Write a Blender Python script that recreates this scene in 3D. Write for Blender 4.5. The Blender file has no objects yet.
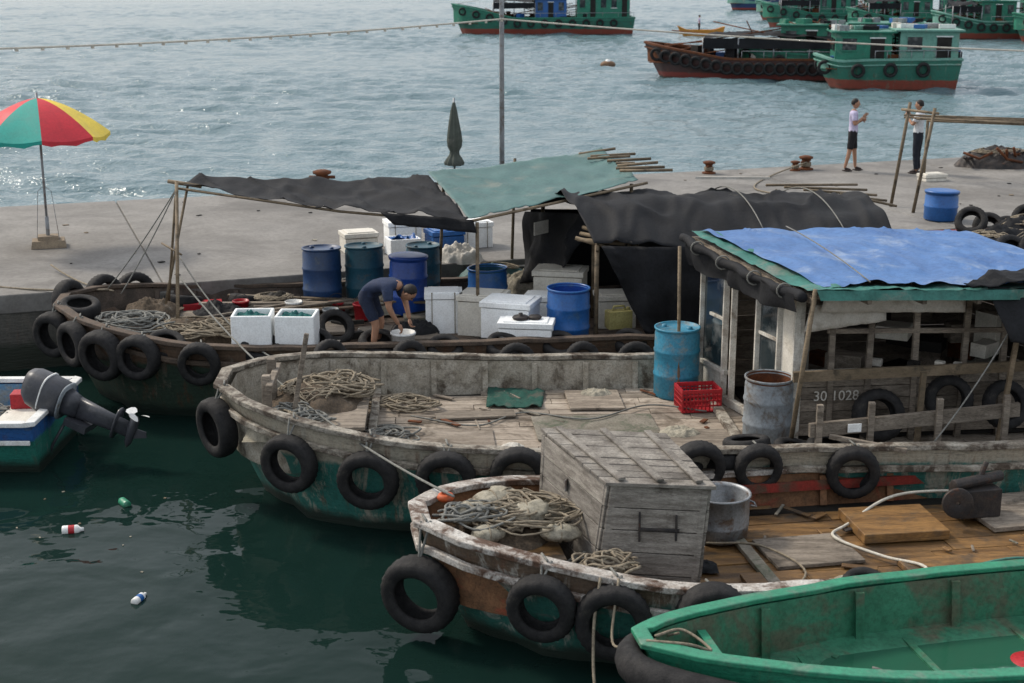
import bpy, math, random, bmesh
import numpy as np
from mathutils import Vector, Matrix, noise, Euler
random.seed(7)
V=Vector
R=random.random
def U(a,b): return a+(b-a)*random.random()
scene=bpy.context.scene
COL=scene.collection
# ------------------------------------------------------------------ materials
def nt(name):
    m=bpy.data.materials.new(name); m.use_nodes=True
    n=m.node_tree.nodes; l=m.node_tree.links
    b=n["Principled BSDF"]
    return m,n,l,b
def c4(c): return (c[0],c[1],c[2],1)
def mixc(n,l,fac,a,b,bt='MIX'):
    x=n.new("ShaderNodeMix"); x.data_type='RGBA'; x.blend_type=bt
    if hasattr(fac,'is_linked'): l.new(fac,x.inputs[0])
    else: x.inputs[0].default_value=fac
    for i,q in ((6,a),(7,b)):
        if hasattr(q,'is_linked'): l.new(q,x.inputs[i])
        else: x.inputs[i].default_value=c4(q)
    return x.outputs[2]
def noi(n,l,vec,scale,detail=6,rough=.6,dist=0):
    x=n.new("ShaderNodeTexNoise"); x.inputs["Scale"].default_value=scale; x.inputs["Detail"].default_value=detail
    x.inputs["Roughness"].default_value=rough; x.inputs["Distortion"].default_value=dist
    l.new(vec,x.inputs["Vector"]); return x.outputs["Fac"]
def ramp(n,l,f,a,b,lo=0,hi=1):
    x=n.new("ShaderNodeMapRange"); x.interpolation_type='SMOOTHSTEP'
    l.new(f,x.inputs[0]); x.inputs[1].default_value=a; x.inputs[2].default_value=b; x.inputs[3].default_value=lo; x.inputs[4].default_value=hi
    return x.outputs[0]
def mth(n,l,op,a,b=None):
    x=n.new("ShaderNodeMath"); x.operation=op
    for i,q in ((0,a),(1,b)):
        if q is None: continue
        if hasattr(q,'is_linked'): l.new(q,x.inputs[i])
        else: x.inputs[i].default_value=q
    return x.outputs[0]
def mapping(n,l,sc,coord='Object'):
    t=n.new("ShaderNodeTexCoord"); m=n.new("ShaderNodeMapping"); m.inputs["Scale"].default_value=sc
    l.new(t.outputs[coord],m.inputs[0]); return m.outputs[0]
def grey(n,l,f):
    cc=n.new("ShaderNodeCombineColor"); [l.new(f,cc.inputs[i]) for i in range(3)]; return cc.outputs[0]
def M(name,c1,c2=None,scale=4,rough=.75,bump=.25,dirt=None,da=.45,ds=1.6,metal=0,var=.0,st=(1,1,1),spec=.3,bs=None,soft=.09,fine=.72,fs=9):
    m,n,l,b=nt(name)
    if c2 is None: c2=tuple(x*.7 for x in c1)
    v=mapping(n,l,st); v0=mapping(n,l,(1,1,1))
    f=ramp(n,l,noi(n,l,v,scale,8,.65),.3,.7)
    col=mixc(n,l,f,c1,c2)
    if dirt:
        f2=ramp(n,l,noi(n,l,v0,ds,9,.7,.4),1-da-soft,1-da+soft)
        col=mixc(n,l,f2,col,dirt)
    if fine<1: # fine grain / speckle
        col=mixc(n,l,1.0,col,grey(n,l,ramp(n,l,noi(n,l,v,scale*fs,5,.75),.32,.6,fine,1.08)),'MULTIPLY')
    if var:
        a=n.new("ShaderNodeAttribute"); a.attribute_name="var"
        g=mth(n,l,'MULTIPLY_ADD',a.outputs["Fac"],var); g.node.inputs[2].default_value=1-var*.55
        col=mixc(n,l,1.0,col,grey(n,l,g),'MULTIPLY')
    l.new(col,b.inputs["Base Color"])
    rr=mth(n,l,'MULTIPLY_ADD',f,-.15); rr.node.inputs[2].default_value=rough+.05
    l.new(rr,b.inputs["Roughness"]); b.inputs["Metallic"].default_value=metal
    b.inputs["Specular IOR Level"].default_value=spec
    if bump:
        bp=n.new("ShaderNodeBump"); bp.inputs["Strength"].default_value=bump; bp.inputs["Distance"].default_value=.02
        l.new(noi(n,l,v,bs or scale*5,6,.7),bp.inputs["Height"]); l.new(bp.outputs[0],b.inputs["Normal"])
    return m
def hullmat(name,upper,paint,worn,zu=.75,boot=None,zboot=.3,algae=(.012,.022,.016),wear=.42,grow=.1,rough=.55,rustc=(.13,.05,.022),rusta=.5):
    m,n,l,b=nt(name)
    g=n.new("ShaderNodeNewGeometry"); s=n.new("ShaderNodeSeparateXYZ"); l.new(g.outputs["Position"],s.inputs[0])
    v=mapping(n,l,(1,1,1)); vs=mapping(n,l,(2.2,2.2,.45)); vh=mapping(n,l,(.35,.35,3)); vd=mapping(n,l,(7,7,.5))
    nz=noi(n,l,v,3,6,.7); z=mth(n,l,'ADD',s.outputs[2],mth(n,l,'MULTIPLY',mth(n,l,'SUBTRACT',nz,.5),.22))
    col=mixc(n,l,ramp(n,l,z,zu-.03,zu+.03),paint,upper)
    if boot: col=mixc(n,l,ramp(n,l,z,zboot-.03,zboot+.03),boot,col)
    w1=ramp(n,l,noi(n,l,vs,2.2,10,.75,.5),1-wear-.05,1-wear+.05)
    w2=ramp(n,l,noi(n,l,vh,4.0,8,.75),.55,.64)
    col=mixc(n,l,mth(n,l,'MULTIPLY',w1,.85),col,worn)
    col=mixc(n,l,mth(n,l,'MULTIPLY',w2,.6),col,tuple(x*.3 for x in worn))
    w3=ramp(n,l,noi(n,l,vd,1.3,8,.7),.54,.66); col=mixc(n,l,mth(n,l,'MULTIPLY',w3,rusta),col,rustc)
    col=mixc(n,l,1.0,col,grey(n,l,ramp(n,l,noi(n,l,v,26,5,.75),.32,.6,.7,1.08)),'MULTIPLY')
    col=mixc(n,l,ramp(n,l,z,grow+.12,grow-.03),col,algae)
    l.new(col,b.inputs["Base Color"]); b.inputs["Roughness"].default_value=rough
    bp=n.new("ShaderNodeBump"); bp.inputs["Strength"].default_value=.6; bp.inputs["Distance"].default_value=.02
    l.new(noi(n,l,vh,9,8,.7),bp.inputs["Height"]); l.new(bp.outputs[0],b.inputs["Normal"])
    return m
# ------------------------------------------------------------------ mesh builder
class MB:
    def __init__(s,mats): s.mats=mats if isinstance(mats,(list,tuple)) else [mats]; s.v=[];s.f=[];s.mi=[];s.sm=[];s.va=[]
    def add(s,vs,fs,mi=0,sm=False,va=None):
        o=len(s.v); s.v+=[tuple(x) for x in vs]
        if va is None: va=R()
        for f in fs: s.f.append([i+o for i in f]); s.mi.append(mi); s.sm.append(sm); s.va.append(va)
    def hexa(s,b,t,mi=0,va=None):
        s.add(list(b)+list(t),[(3,2,1,0),(4,5,6,7),(0,1,5,4),(1,2,6,5),(2,3,7,6),(3,0,4,7)],mi,False,va)
    def box(s,c,sz,mi=0,rot=None,va=None,taper=1):
        x,y,z=[q/2 for q in sz]; c=V(c)
        P=[V((a*x*k,d*y*k,e*z)) for e,k in ((-1,1),(1,taper)) for a,d in ((-1,-1),(1,-1),(1,1),(-1,1))]
        if rot is not None:
            m=rot if isinstance(rot,Matrix) else Matrix.Rotation(rot,3,'Z')
            P=[m@p for p in P]
        P=[c+p for p in P]; s.hexa(P[:4],P[4:],mi,va)
    def beam(s,p0,p1,w,h,mi=0,va=None):
        p0,p1=V(p0),V(p1); d=(p1-p0).normalized(); up=V((0,0,1)) if abs(d.z)<.9 else V((0,1,0))
        n=d.cross(up).normalized(); u=n.cross(d)
        q=lambda p:[p-n*w/2-u*h/2,p+n*w/2-u*h/2,p+n*w/2+u*h/2,p-n*w/2+u*h/2]
        s.hexa(q(p0),q(p1),mi,va)
    def tube(s,pts,r,n=6,mi=0,caps=True,va=None,sm=True):
        pts=[V(p) for p in pts]; N=len(pts); vs=[];fs=[]
        prev=None
        for i,p in enumerate(pts):
            d=(pts[min(i+1,N-1)]-pts[max(i-1,0)])
            if d.length<1e-7: d=V((0,0,1))
            d.normalize()
            if prev is None:
                a=V((0,0,1)) if abs(d.z)<.9 else V((1,0,0)); prev=d.cross(a).normalized()
            else:
                prev=(prev-d*prev.dot(d)); prev=prev.normalized() if prev.length>1e-6 else d.orthogonal().normalized()
            b=d.cross(prev); rr=r[i] if isinstance(r,(list,tuple)) else r
            for k in range(n):
                a=2*math.pi*k/n; vs.append(p+prev*math.cos(a)*rr+b*math.sin(a)*rr)
        for i in range(N-1):
            for k in range(n): fs.append((i*n+k,i*n+(k+1)%n,(i+1)*n+(k+1)%n,(i+1)*n+k))
        if caps: fs.append(tuple(range(n))); fs.append(tuple((N-1)*n+k for k in range(n)))
        s.add(vs,fs,mi,sm,va)
    def lathe(s,prof,n=32,mi=0,mat=None,closed=False,va=None,mod=None):
        vs=[];fs=[];K=len(prof)
        for i in range(n):
            a=2*math.pi*i/n
            for j,(r,z) in enumerate(prof):
                if mod: r=mod(i,j,r)
                p=V((r*math.cos(a),r*math.sin(a),z)); vs.append(mat@p if mat else p)
        for i in range(n):
            i2=(i+1)%n
            for j in range(K if closed else K-1):
                j2=(j+1)%K; fs.append((i*K+j,i2*K+j,i2*K+j2,i*K+j2))
        s.add(vs,fs,mi,True,va)
    def ell(s,c,r,mi=0,nu=14,nv=9,fn=None,mat=None):
        vs=[];fs=[]
        for j in range(nv+1):
            ph=math.pi*j/nv
            for i in range(nu):
                a=2*math.pi*i/nu; q=V((math.sin(ph)*math.cos(a),math.sin(ph)*math.sin(a),math.cos(ph)))
                if fn: q=fn(q)
                q=V((q.x*r[0],q.y*r[1],q.z*r[2]))
                if mat: q=mat@q
                vs.append(V(c)+q)
        for j in range(nv):
            for i in range(nu): fs.append((j*nu+i,j*nu+(i+1)%nu,(j+1)*nu+(i+1)%nu,(j+1)*nu+i))
        s.add(vs,fs,mi,True)
    def patch(s,c,nu,nv,sag=0,amp=.03,fr=2,mi=0,seed=0,ridge=0,th=0):
        c00,c10,c11,c01=[V(q) for q in c]; vs=[];fs=[]
        for j in range(nv+1):
            for i in range(nu+1):
                u=i/nu;w=j/nv
                p=(c00*(1-u)+c10*u)*(1-w)+(c01*(1-u)+c11*u)*w
                nn=(c10-c00).cross(c01-c00).normalized()
                if nn.z<0: nn=-nn
                d=noise.noise(p*fr+V((seed,0,0)))*amp+noise.noise(V((p.x*fr*3.1,p.y*fr*1.1,p.z*2+seed)))*amp*.5
                cr=noise.noise(V((p.x*fr*1.3+p.y*fr*.9,p.y*fr*.4,seed+3.3))); d+=amp*.7*(1-min(1,abs(cr)*7))
                p=p+nn*d; p.z-=sag*4*u*(1-u)*(.4+.6*4*w*(1-w))
                if ridge: p.z-=ridge*abs(math.sin(u*math.pi*5))
                vs.append(p)
        for j in range(nv):
            for i in range(nu): a=j*(nu+1)+i; fs.append((a,a+1,a+nu+2,a+nu+1))
        s.add(vs,fs,mi,True)
    def wall(s,c,n,th=.025,mi=0,horiz=True,gap=.008,jit=.004):
        c00,c10,c11,c01=[V(q) for q in c]
        nn=(c10-c00).cross(c01-c00).normalized()*th
        P=lambda u,w:(c00*(1-u)+c10*u)*(1-w)+(c01*(1-u)+c11*u)*w
        for k in range(n):
            a=k/n;b=(k+1)/n; L=(c01-c00).length if horiz else (c10-c00).length; g=gap/max(L,.01)
            if horiz: q=[P(0,a),P(1,a),P(1,b-g),P(0,b-g)]
            else: q=[P(a,0),P(b-g,0),P(b-g,1),P(a,1)]
            j=nn.normalized()*U(-jit,jit); q=[x+j for x in q]
            s.hexa(q,[x+nn for x in q],mi)
    def obj(s,name,parent=None,loc=None,rot=None,bevel=0,sub=0,solid=0):
        me=bpy.data.meshes.new(name); me.from_pydata(s.v,[],s.f)
        for m in s.mats: me.materials.append(m)
        me.polygons.foreach_set("material_index",s.mi); me.polygons.foreach_set("use_smooth",s.sm)
        at=me.attributes.new("var",'FLOAT','FACE'); at.data.foreach_set("value",s.va)
        bm=bmesh.new(); bm.from_mesh(me); bmesh.ops.recalc_face_normals(bm,faces=bm.faces); bm.to_mesh(me); bm.free()
        o=bpy.data.objects.new(name,me); COL.objects.link(o)
        if loc is not None: o.location=loc
        if rot is not None: o.rotation_euler=rot
        if parent:
            o.parent=parent; o.matrix_parent_inverse=Matrix.Translation(-V(parent.location))
        if solid:
            q=o.modifiers.new("s",'SOLIDIFY'); q.thickness=solid
        if bevel:
            q=o.modifiers.new("b",'BEVEL'); q.width=bevel; q.segments=2; q.limit_method='ANGLE'
        if sub:
            q=o.modifiers.new("ss",'SUBSURF'); q.levels=sub; q.render_levels=sub
        return o
def empty(name,loc=(0,0,0)):
    e=bpy.data.objects.new(name,None); e.location=loc; COL.objects.link(e); e.empty_display_size=.3; return e
# ------------------------------------------------------------------ material set
wood_grey=M("wood_grey",(.31,.265,.215),(.14,.115,.09),7,.85,.6,(.06,.05,.04),.37,2.2,var=.5,st=(.25,1.6,1.6),fine=.55)
wood_box=M("wood_box",(.29,.27,.24),(.13,.115,.10),8,.85,.6,(.065,.055,.045),.37,2.5,var=.45,st=(.5,.5,3),fine=.6)
deckB=M("deck_pale",(.40,.345,.285),(.22,.18,.14),5,.85,.6,(.12,.095,.07),.42,1.7,var=.5,st=(.3,2,2),fine=.58)
deckC=M("deck_brown",(.27,.145,.045),(.115,.06,.022),5,.5,.6,(.065,.048,.032),.44,1.4,var=.6,st=(.25,2,2),spec=.5,fine=.55)
deckA=M("deck_dark",(.16,.115,.085),(.07,.052,.042),5,.7,.6,(.03,.026,.022),.44,1.5,var=.5,st=(.3,2,2),fine=.55)
plyw=M("plywood",(.22,.20,.165),(.13,.115,.09),4,.8,.3,(.08,.09,.06),.45,2.5,var=.3,fine=.65)
darkvoid=M("dark_bilge",(.012,.011,.010),(.02,.018,.015),3,.8,.1)
capB=M("cap_weathered",(.46,.43,.37),(.21,.18,.14),7,.8,.7,(.08,.06,.045),.48,3.2,var=.2,st=(.5,.5,1),fine=.55)
capC=M("cap_white_rust",(.62,.60,.56),(.34,.30,.26),6,.75,.7,(.09,.05,.032),.47,3.6,fine=.6)
capA=M("cap_brown",(.13,.095,.07),(.065,.05,.04),6,.8,.5,(.22,.05,.03),.28,2,fine=.6)
innerB=M("inner_cream",(.44,.405,.34),(.25,.22,.17),5,.8,.5,(.09,.07,.05),.43,2.6,fine=.62)
innerC=M("inner_rust",(.26,.13,.065),(.12,.065,.035),5,.8,.4,(.30,.045,.028),.35,2,fine=.65)
innerA=M("inner_dark",(.13,.10,.08),(.06,.05,.042),5,.8,.4,(.035,.03,.025),.4,2,fine=.65)
hullB=hullmat("hull_teal_worn",(.33,.295,.23),(.025,.145,.12),(.33,.31,.25),.80,wear=.44)
hullC=hullmat("hull_green_worn",(.11,.075,.05),(.025,.13,.105),(.36,.35,.31),.66,wear=.43)
hullA=hullmat("hull_brown_green",(.11,.07,.045),(.035,.06,.042),(.15,.13,.10),.8,wear=.4)
hullD=hullmat("hull_bright_green",(.02,.19,.11),(.018,.16,.095),(.05,.16,.11),.7,wear=.3,rough=.4,rusta=.2)
greenpaint=M("green_paint",(.03,.25,.14),(.02,.17,.095),3,.42,.3,(.10,.19,.13),.40,3,spec=.5,fine=.75)
greeninner=M("green_inner",(.04,.20,.115),(.028,.13,.075),2.5,.42,.35,(.09,.10,.065),.44,1.8,spec=.5,fine=.7)
rubber=M("tyre_rubber",(.013,.013,.014),(.026,.025,.025),9,.78,.45,(.065,.06,.05),.33,4,spec=.25)
ropem=M("rope_tan",(.30,.26,.195),(.16,.13,.095),30,.95,.3,(.10,.12,.10),.3,5)
ropeg=M("rope_grey",(.24,.24,.22),(.13,.13,.12),30,.95,.3)
ropew=M("rope_white",(.62,.60,.52),(.45,.42,.36),12,.8,.2)
netm=M("net_brown",(.16,.12,.085),(.07,.055,.04),40,.95,.9,(.20,.19,.16),.35,6,bs=120)
foam=M("styrofoam",(.86,.88,.88),(.78,.79,.78),6,.7,.15,(.42,.38,.30),.25,3.4,fine=.88)
cream=M("cream_box",(.66,.63,.56),(.55,.52,.45),5,.6,.12,(.25,.2,.15),.32,2.6,fine=.85)
sack=M("sack_beige",(.38,.35,.28),(.24,.22,.17),8,.95,.5,(.12,.11,.09),.4,4)
lightframe=M("painted_frame",(.58,.57,.52),(.38,.35,.30),6,.6,.25,(.15,.11,.08),.38,3,fine=.75)
blue_d=M("plastic_blue_dark",(.015,.055,.16),(.012,.04,.11),3,.45,.1,(.05,.07,.10),.37,4,spec=.5,fine=.8)
blue_m=M("plastic_blue",(.015,.11,.35),(.012,.085,.28),3,.42,.12,(.06,.13,.22),.36,4,spec=.5,fine=.8)
blue_r=M("plastic_royal_blue",(.012,.06,.30),(.01,.048,.24),3,.42,.12,(.05,.08,.18),.35,4,spec=.5,fine=.8)
blue_l=M("plastic_sky_blue",(.03,.22,.34),(.025,.17,.27),3,.5,.15,(.14,.20,.22),.43,5,spec=.4,fine=.75)
teal_d=M("plastic_teal",(.02,.09,.14),(.015,.07,.10),3,.5,.1,(.08,.09,.09),.42,5,fine=.8)
greyplastic=M("grey_plastic",(.24,.27,.29),(.18,.20,.22),3,.55,.15,(.12,.10,.08),.43,5,fine=.75)
rust=M("rust",(.16,.055,.022),(.07,.028,.014),8,.9,.5,(.03,.02,.015),.3,4)
darkmetal=M("dark_metal",(.03,.03,.032),(.06,.05,.045),8,.6,.3,(.12,.05,.025),.35,5,metal=.3)
galv=M("galvanised_steel",(.33,.35,.37),(.20,.21,.22),5,.48,.2,(.15,.10,.07),.42,6,metal=.55,spec=.5,fine=.75)
bamboo=M("bamboo",(.22,.17,.115),(.12,.09,.055),6,.75,.25,(.06,.05,.035),.42,5,st=(.4,1,1),var=.4)
tarp_black=M("tarp_black",(.016,.017,.020),(.009,.0095,.011),3,.8,.4,(.05,.047,.042),.30,1.4,spec=.2,bs=14)
tarp_teal=M("tarp_teal",(.075,.150,.145),(.05,.108,.105),2.5,.65,.3,(.14,.17,.15),.38,1.4,bs=10,fine=.85)
tarp_blue=M("tarp_blue",(.085,.18,.38),(.062,.135,.31),1.6,.62,.4,(.20,.27,.40),.40,1.4,bs=9,fine=.85)
tarp_green=M("tarp_seagreen",(.05,.19,.16),(.03,.12,.10),3,.65,.3,(.16,.19,.16),.40,2,fine=.8)
mat_green=M("mat_green",(.02,.085,.065),(.012,.055,.042),12,.9,.5,(.09,.085,.07),.40,3)
cloth_w=M("cloth_pale",(.55,.53,.48),(.42,.39,.34),5,.8,.3,(.2,.17,.13),.36,2.5,fine=.85)
redpl=M("plastic_red",(.42,.022,.03),(.32,.018,.025),4,.45,.1,(.2,.05,.04),.3,5)
orange=M("orange_paint",(.5,.10,.03),(.36,.07,.02),4,.6,.1,(.2,.08,.05),.4,5)
white=M("white_paint",(.75,.76,.75),(.60,.60,.58),5,.45,.1,(.33,.29,.23),.30,3,fine=.85)
yellow=M("yellow_plastic",(.42,.38,.16),(.3,.27,.1),4,.5,.1,(.22,.18,.12),.37,5)
skin=M("skin",(.36,.20,.13),(.30,.16,.10),9,.55,.05,fine=1)
hairm=M("hair_black",(.012,.010,.010),(.02,.018,.016),30,.6,.3)
eye=M("eye_dark",(.01,.01,.01),(.015,.015,.015),5,.3,0)
glass_m,gn,gl,gb=nt("window_glass"); gb.inputs["Roughness"].default_value=.06; gb.inputs["Specular IOR Level"].default_value=.8
gv=mapping(gn,gl,(1,1,1)); gl.new(mixc(gn,gl,ramp(gn,gl,noi(gn,gl,gv,3,6),.45,.7),(.02,.03,.035),(.14,.15,.15)),gb.inputs["Base Color"])

# ------------------------------------------------------------------ water + pier
def make_water():
    m,n,l,b=nt("sea_water")
    g=n.new("ShaderNodeNewGeometry"); s=n.new("ShaderNodeSeparateXYZ"); l.new(g.outputs["Position"],s.inputs[0])
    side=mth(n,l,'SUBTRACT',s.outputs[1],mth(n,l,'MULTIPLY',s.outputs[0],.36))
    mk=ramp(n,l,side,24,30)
    v1=mapping(n,l,(.6,1.0,1)); v2=mapping(n,l,(1,1,1))
    sea=mth(n,l,'MULTIPLY',noi(n,l,v1,4.5,3,.6,.3),.11)
    hb=mth(n,l,'ADD',mth(n,l,'MULTIPLY',noi(n,l,v2,1.0,2,.4,.5),.055),mth(n,l,'MULTIPLY',noi(n,l,v2,3.6,2,.45),.008))
    h=mth(n,l,'ADD',mth(n,l,'MULTIPLY',sea,mk),mth(n,l,'MULTIPLY',hb,mth(n,l,'SUBTRACT',1,mk)))
    bp=n.new("ShaderNodeBump"); bp.inputs["Strength"].default_value=1; bp.inputs["Distance"].default_value=1
    l.new(h,bp.inputs["Height"]); l.new(bp.outputs[0],b.inputs["Normal"])
    l.new(mixc(n,l,mk,(.006,.018,.015),(.10,.165,.185)),b.inputs["Base Color"])  # harbour side darker: shade put into the base colour, along with murky water
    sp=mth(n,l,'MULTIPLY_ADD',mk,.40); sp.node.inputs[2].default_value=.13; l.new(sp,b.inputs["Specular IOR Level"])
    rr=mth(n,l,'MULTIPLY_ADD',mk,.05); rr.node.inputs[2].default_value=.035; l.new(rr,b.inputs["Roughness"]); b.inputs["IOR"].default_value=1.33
    rng=np.random.RandomState(3)
    NC,NR_=600,700; r0,r1=28.0,330.0
    r=r0*(r1/r0)**(np.arange(NR_)/(NR_-1.0)); xl=-.36*r*1.08-7; xr=.445*r*1.08+7
    u=np.linspace(0,1,NC)
    X=xl[:,None]+(xr-xl)[:,None]*u[None,:]; Y=r[:,None]+.36*X
    spx=((xr-xl)/NC)[:,None]; spy=(np.gradient(r))[:,None]
    Zz=np.zeros_like(X)
    for k in range(64):
        lam=.75*(5.2/.75)**rng.rand(); th=math.radians(80)+rng.randn()*.5
        kx,ky=2*math.pi/lam*math.cos(th),2*math.pi/lam*math.sin(th); st=.054*(1.0 if lam<3 else .5)
        lx=lam/max(abs(math.cos(th)),.05); ly=lam/max(abs(math.sin(th)),.05)
        att=np.clip(lx/(spx*3.0)-.6,0,1)*np.clip(ly/(spy*3.0)-.6,0,1)
        ph=kx*X+ky*Y+rng.rand()*6.28+.8*np.sin(X*.11+Y*.07+k)
        Zz+=st*lam/6.28*att*(np.sin(ph)+.25*np.sin(2*ph+.6))
    patchy=.75+.38*np.sin(X*.055+1.3*np.sin(Y*.04))*np.sin(Y*.085+.7*np.sin(X*.05))
    Zz*=patchy
    edge=np.clip(np.minimum(u,1-u)[None,:]*40,0,1)*np.clip((r-r0)/3,0,1)[:,None]*np.clip((r1-r)/20,0,1)[:,None]; Zz*=edge
    vs=np.stack([X,Y,Zz],-1).reshape(-1,3).tolist()
    idx=np.arange(NR_*NC).reshape(NR_,NC)
    fs=np.stack([idx[:-1,:-1],idx[:-1,1:],idx[1:,1:],idx[1:,:-1]],-1).reshape(-1,4).tolist()
    o=len(vs); a0,a1=vs[0],vs[NC-1]; b0,b1=vs[(NR_-1)*NC],vs[NR_*NC-1]
    ex=[(-1500,-80,0),(1500,-80,0),(-1500,a0[1],0),(1500,a1[1],0),(-1500,b0[1],0),(1500,b1[1],0),(-1500,2500,0),(1500,2500,0)]
    vs+=ex; A0,A1,B0,B1=0,NC-1,(NR_-1)*NC,NR_*NC-1
    fs+=[[o,o+1,o+3,A1],[o,A1,A0,o+2],[o+2,A0,B0,o+4],[A1,o+3,o+5,B1],[o+4,B0,B1,o+6],[B1,o+5,o+7,o+6]]
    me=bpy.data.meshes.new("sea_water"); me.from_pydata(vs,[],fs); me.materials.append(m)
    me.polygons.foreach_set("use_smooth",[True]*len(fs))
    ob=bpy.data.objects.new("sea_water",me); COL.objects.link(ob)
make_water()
PA=math.atan(.36); pd=V((math.cos(PA),math.sin(PA),0)); pn=V((-math.sin(PA),math.cos(PA),0))
P0=V((-5.5,21.95,0))
def PP(s,t,z): q=P0+pd*s+pn*t; return V((q.x,q.y,z))
def make_pier():
    conc=M("pier_concrete",(.245,.235,.22),(.18,.172,.16),1.2,.85,.35,(.13,.122,.112),.44,.5,bs=14,soft=.2,fine=.85)
    m=conc; n=m.node_tree.nodes;l=m.node_tree.links; b=n["Principled BSDF"]
    v=mapping(n,l,(1,1,1)); src=b.inputs["Base Color"].links[0].from_socket
    st=ramp(n,l,noi(n,l,v,.35,7,.7,.8),.50,.62)
    c=mixc(n,l,mth(n,l,'MULTIPLY',st,.5),src,(.095,.09,.085))
    sp=ramp(n,l,noi(n,l,v,6,5,.8),.64,.72); c=mixc(n,l,mth(n,l,'MULTIPLY',sp,.6),c,(.07,.065,.06))
    l.new(c,b.inputs["Base Color"])
    wallm=hullmat("pier_wall_wet",(.14,.135,.12),(.08,.075,.065),(.10,.09,.075),.9,wear=.4,grow=.35,algae=(.02,.025,.016))
    mb=MB([conc,wallm])
    W=8.9
    xs=[-70+i*5.0 for i in range(29)]
    for a,c2 in zip(xs[:-1],xs[1:]):
        g=.012
        b4=[PP(a+g,.02,.9),PP(c2-g,.02,.9),PP(c2-g,W,.9),PP(a+g,W,.9)]
        t4=[V((q.x,q.y,1.2+U(-.006,.006))) for q in b4]
        mb.hexa(b4,t4,0)
    b4=[PP(-70,.05,-2),PP(70,.05,-2),PP(70,W-.03,-2),PP(-70,W-.03,-2)]
    mb.hexa(b4,[V((q.x,q.y,1.16)) for q in b4],1)
    for k in range(-12,14):
        mb.hexa([PP(k*3-.15,-.1,-2),PP(k*3+.15,-.1,-2),PP(k*3+.15,.1,-2),PP(k*3-.15,.1,-2)],[PP(k*3-.15,-.1,1.1),PP(k*3+.15,-.1,1.1),PP(k*3+.15,.1,1.1),PP(k*3-.15,.1,1.1)],1)
    mb.obj("concrete_pier",bevel=.02)
    mb=MB([darkvoid,sack,bamboo])
    for k in range(70):
        p=PP(U(-9,26),U(.3,8.5),1.212); s_=U(.03,.11); mb.box(p,(s_,s_*U(.4,1),.012),random.choice([0,0,1,2]),U(0,3))
    mb.obj("quay_litter")
make_pier()

# ------------------------------------------------------------------ generic objects
def tyre_mesh():
    mb=MB(rubber)
    prof=[(.175,-.07),(.19,-.088),(.24,-.1),(.283,-.088),(.303,-.06),(.309,0),(.303,.06),(.283,.088),(.24,.1),(.19,.088),(.175,.07),(.2,.06),(.27,.055),(.28,0),(.27,-.055),(.2,-.06)]
    def mod(i,j,r): return r-(.010 if (j in(4,5,6) and i%2==0) else 0)
    mb.lathe(prof,60,0,closed=True,mod=mod)
    o=mb.obj("tyre_src"); me=o.data; bpy.data.objects.remove(o); return me
TY=tyre_mesh()
def tyre(loc,axis,sc=1.0,name="tyre_fender",spin=None,squash=1):
    o=bpy.data.objects.new(name,TY); COL.objects.link(o); o.location=loc
    q=V(axis).to_track_quat('Z','X'); o.rotation_mode='QUATERNION'; o.rotation_quaternion=q; o.scale=(sc*U(.97,1.03),sc*U(.93,1.02),sc*U(.85,1.15))
    return o
def smooth_interp(xs,ys,win=.3):
    def f(s):
        q=np.linspace(s-win,s+win,7); q=np.clip(q,xs[0],None)
        return float(np.mean(np.interp(q,xs,ys)))
    return f
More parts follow.
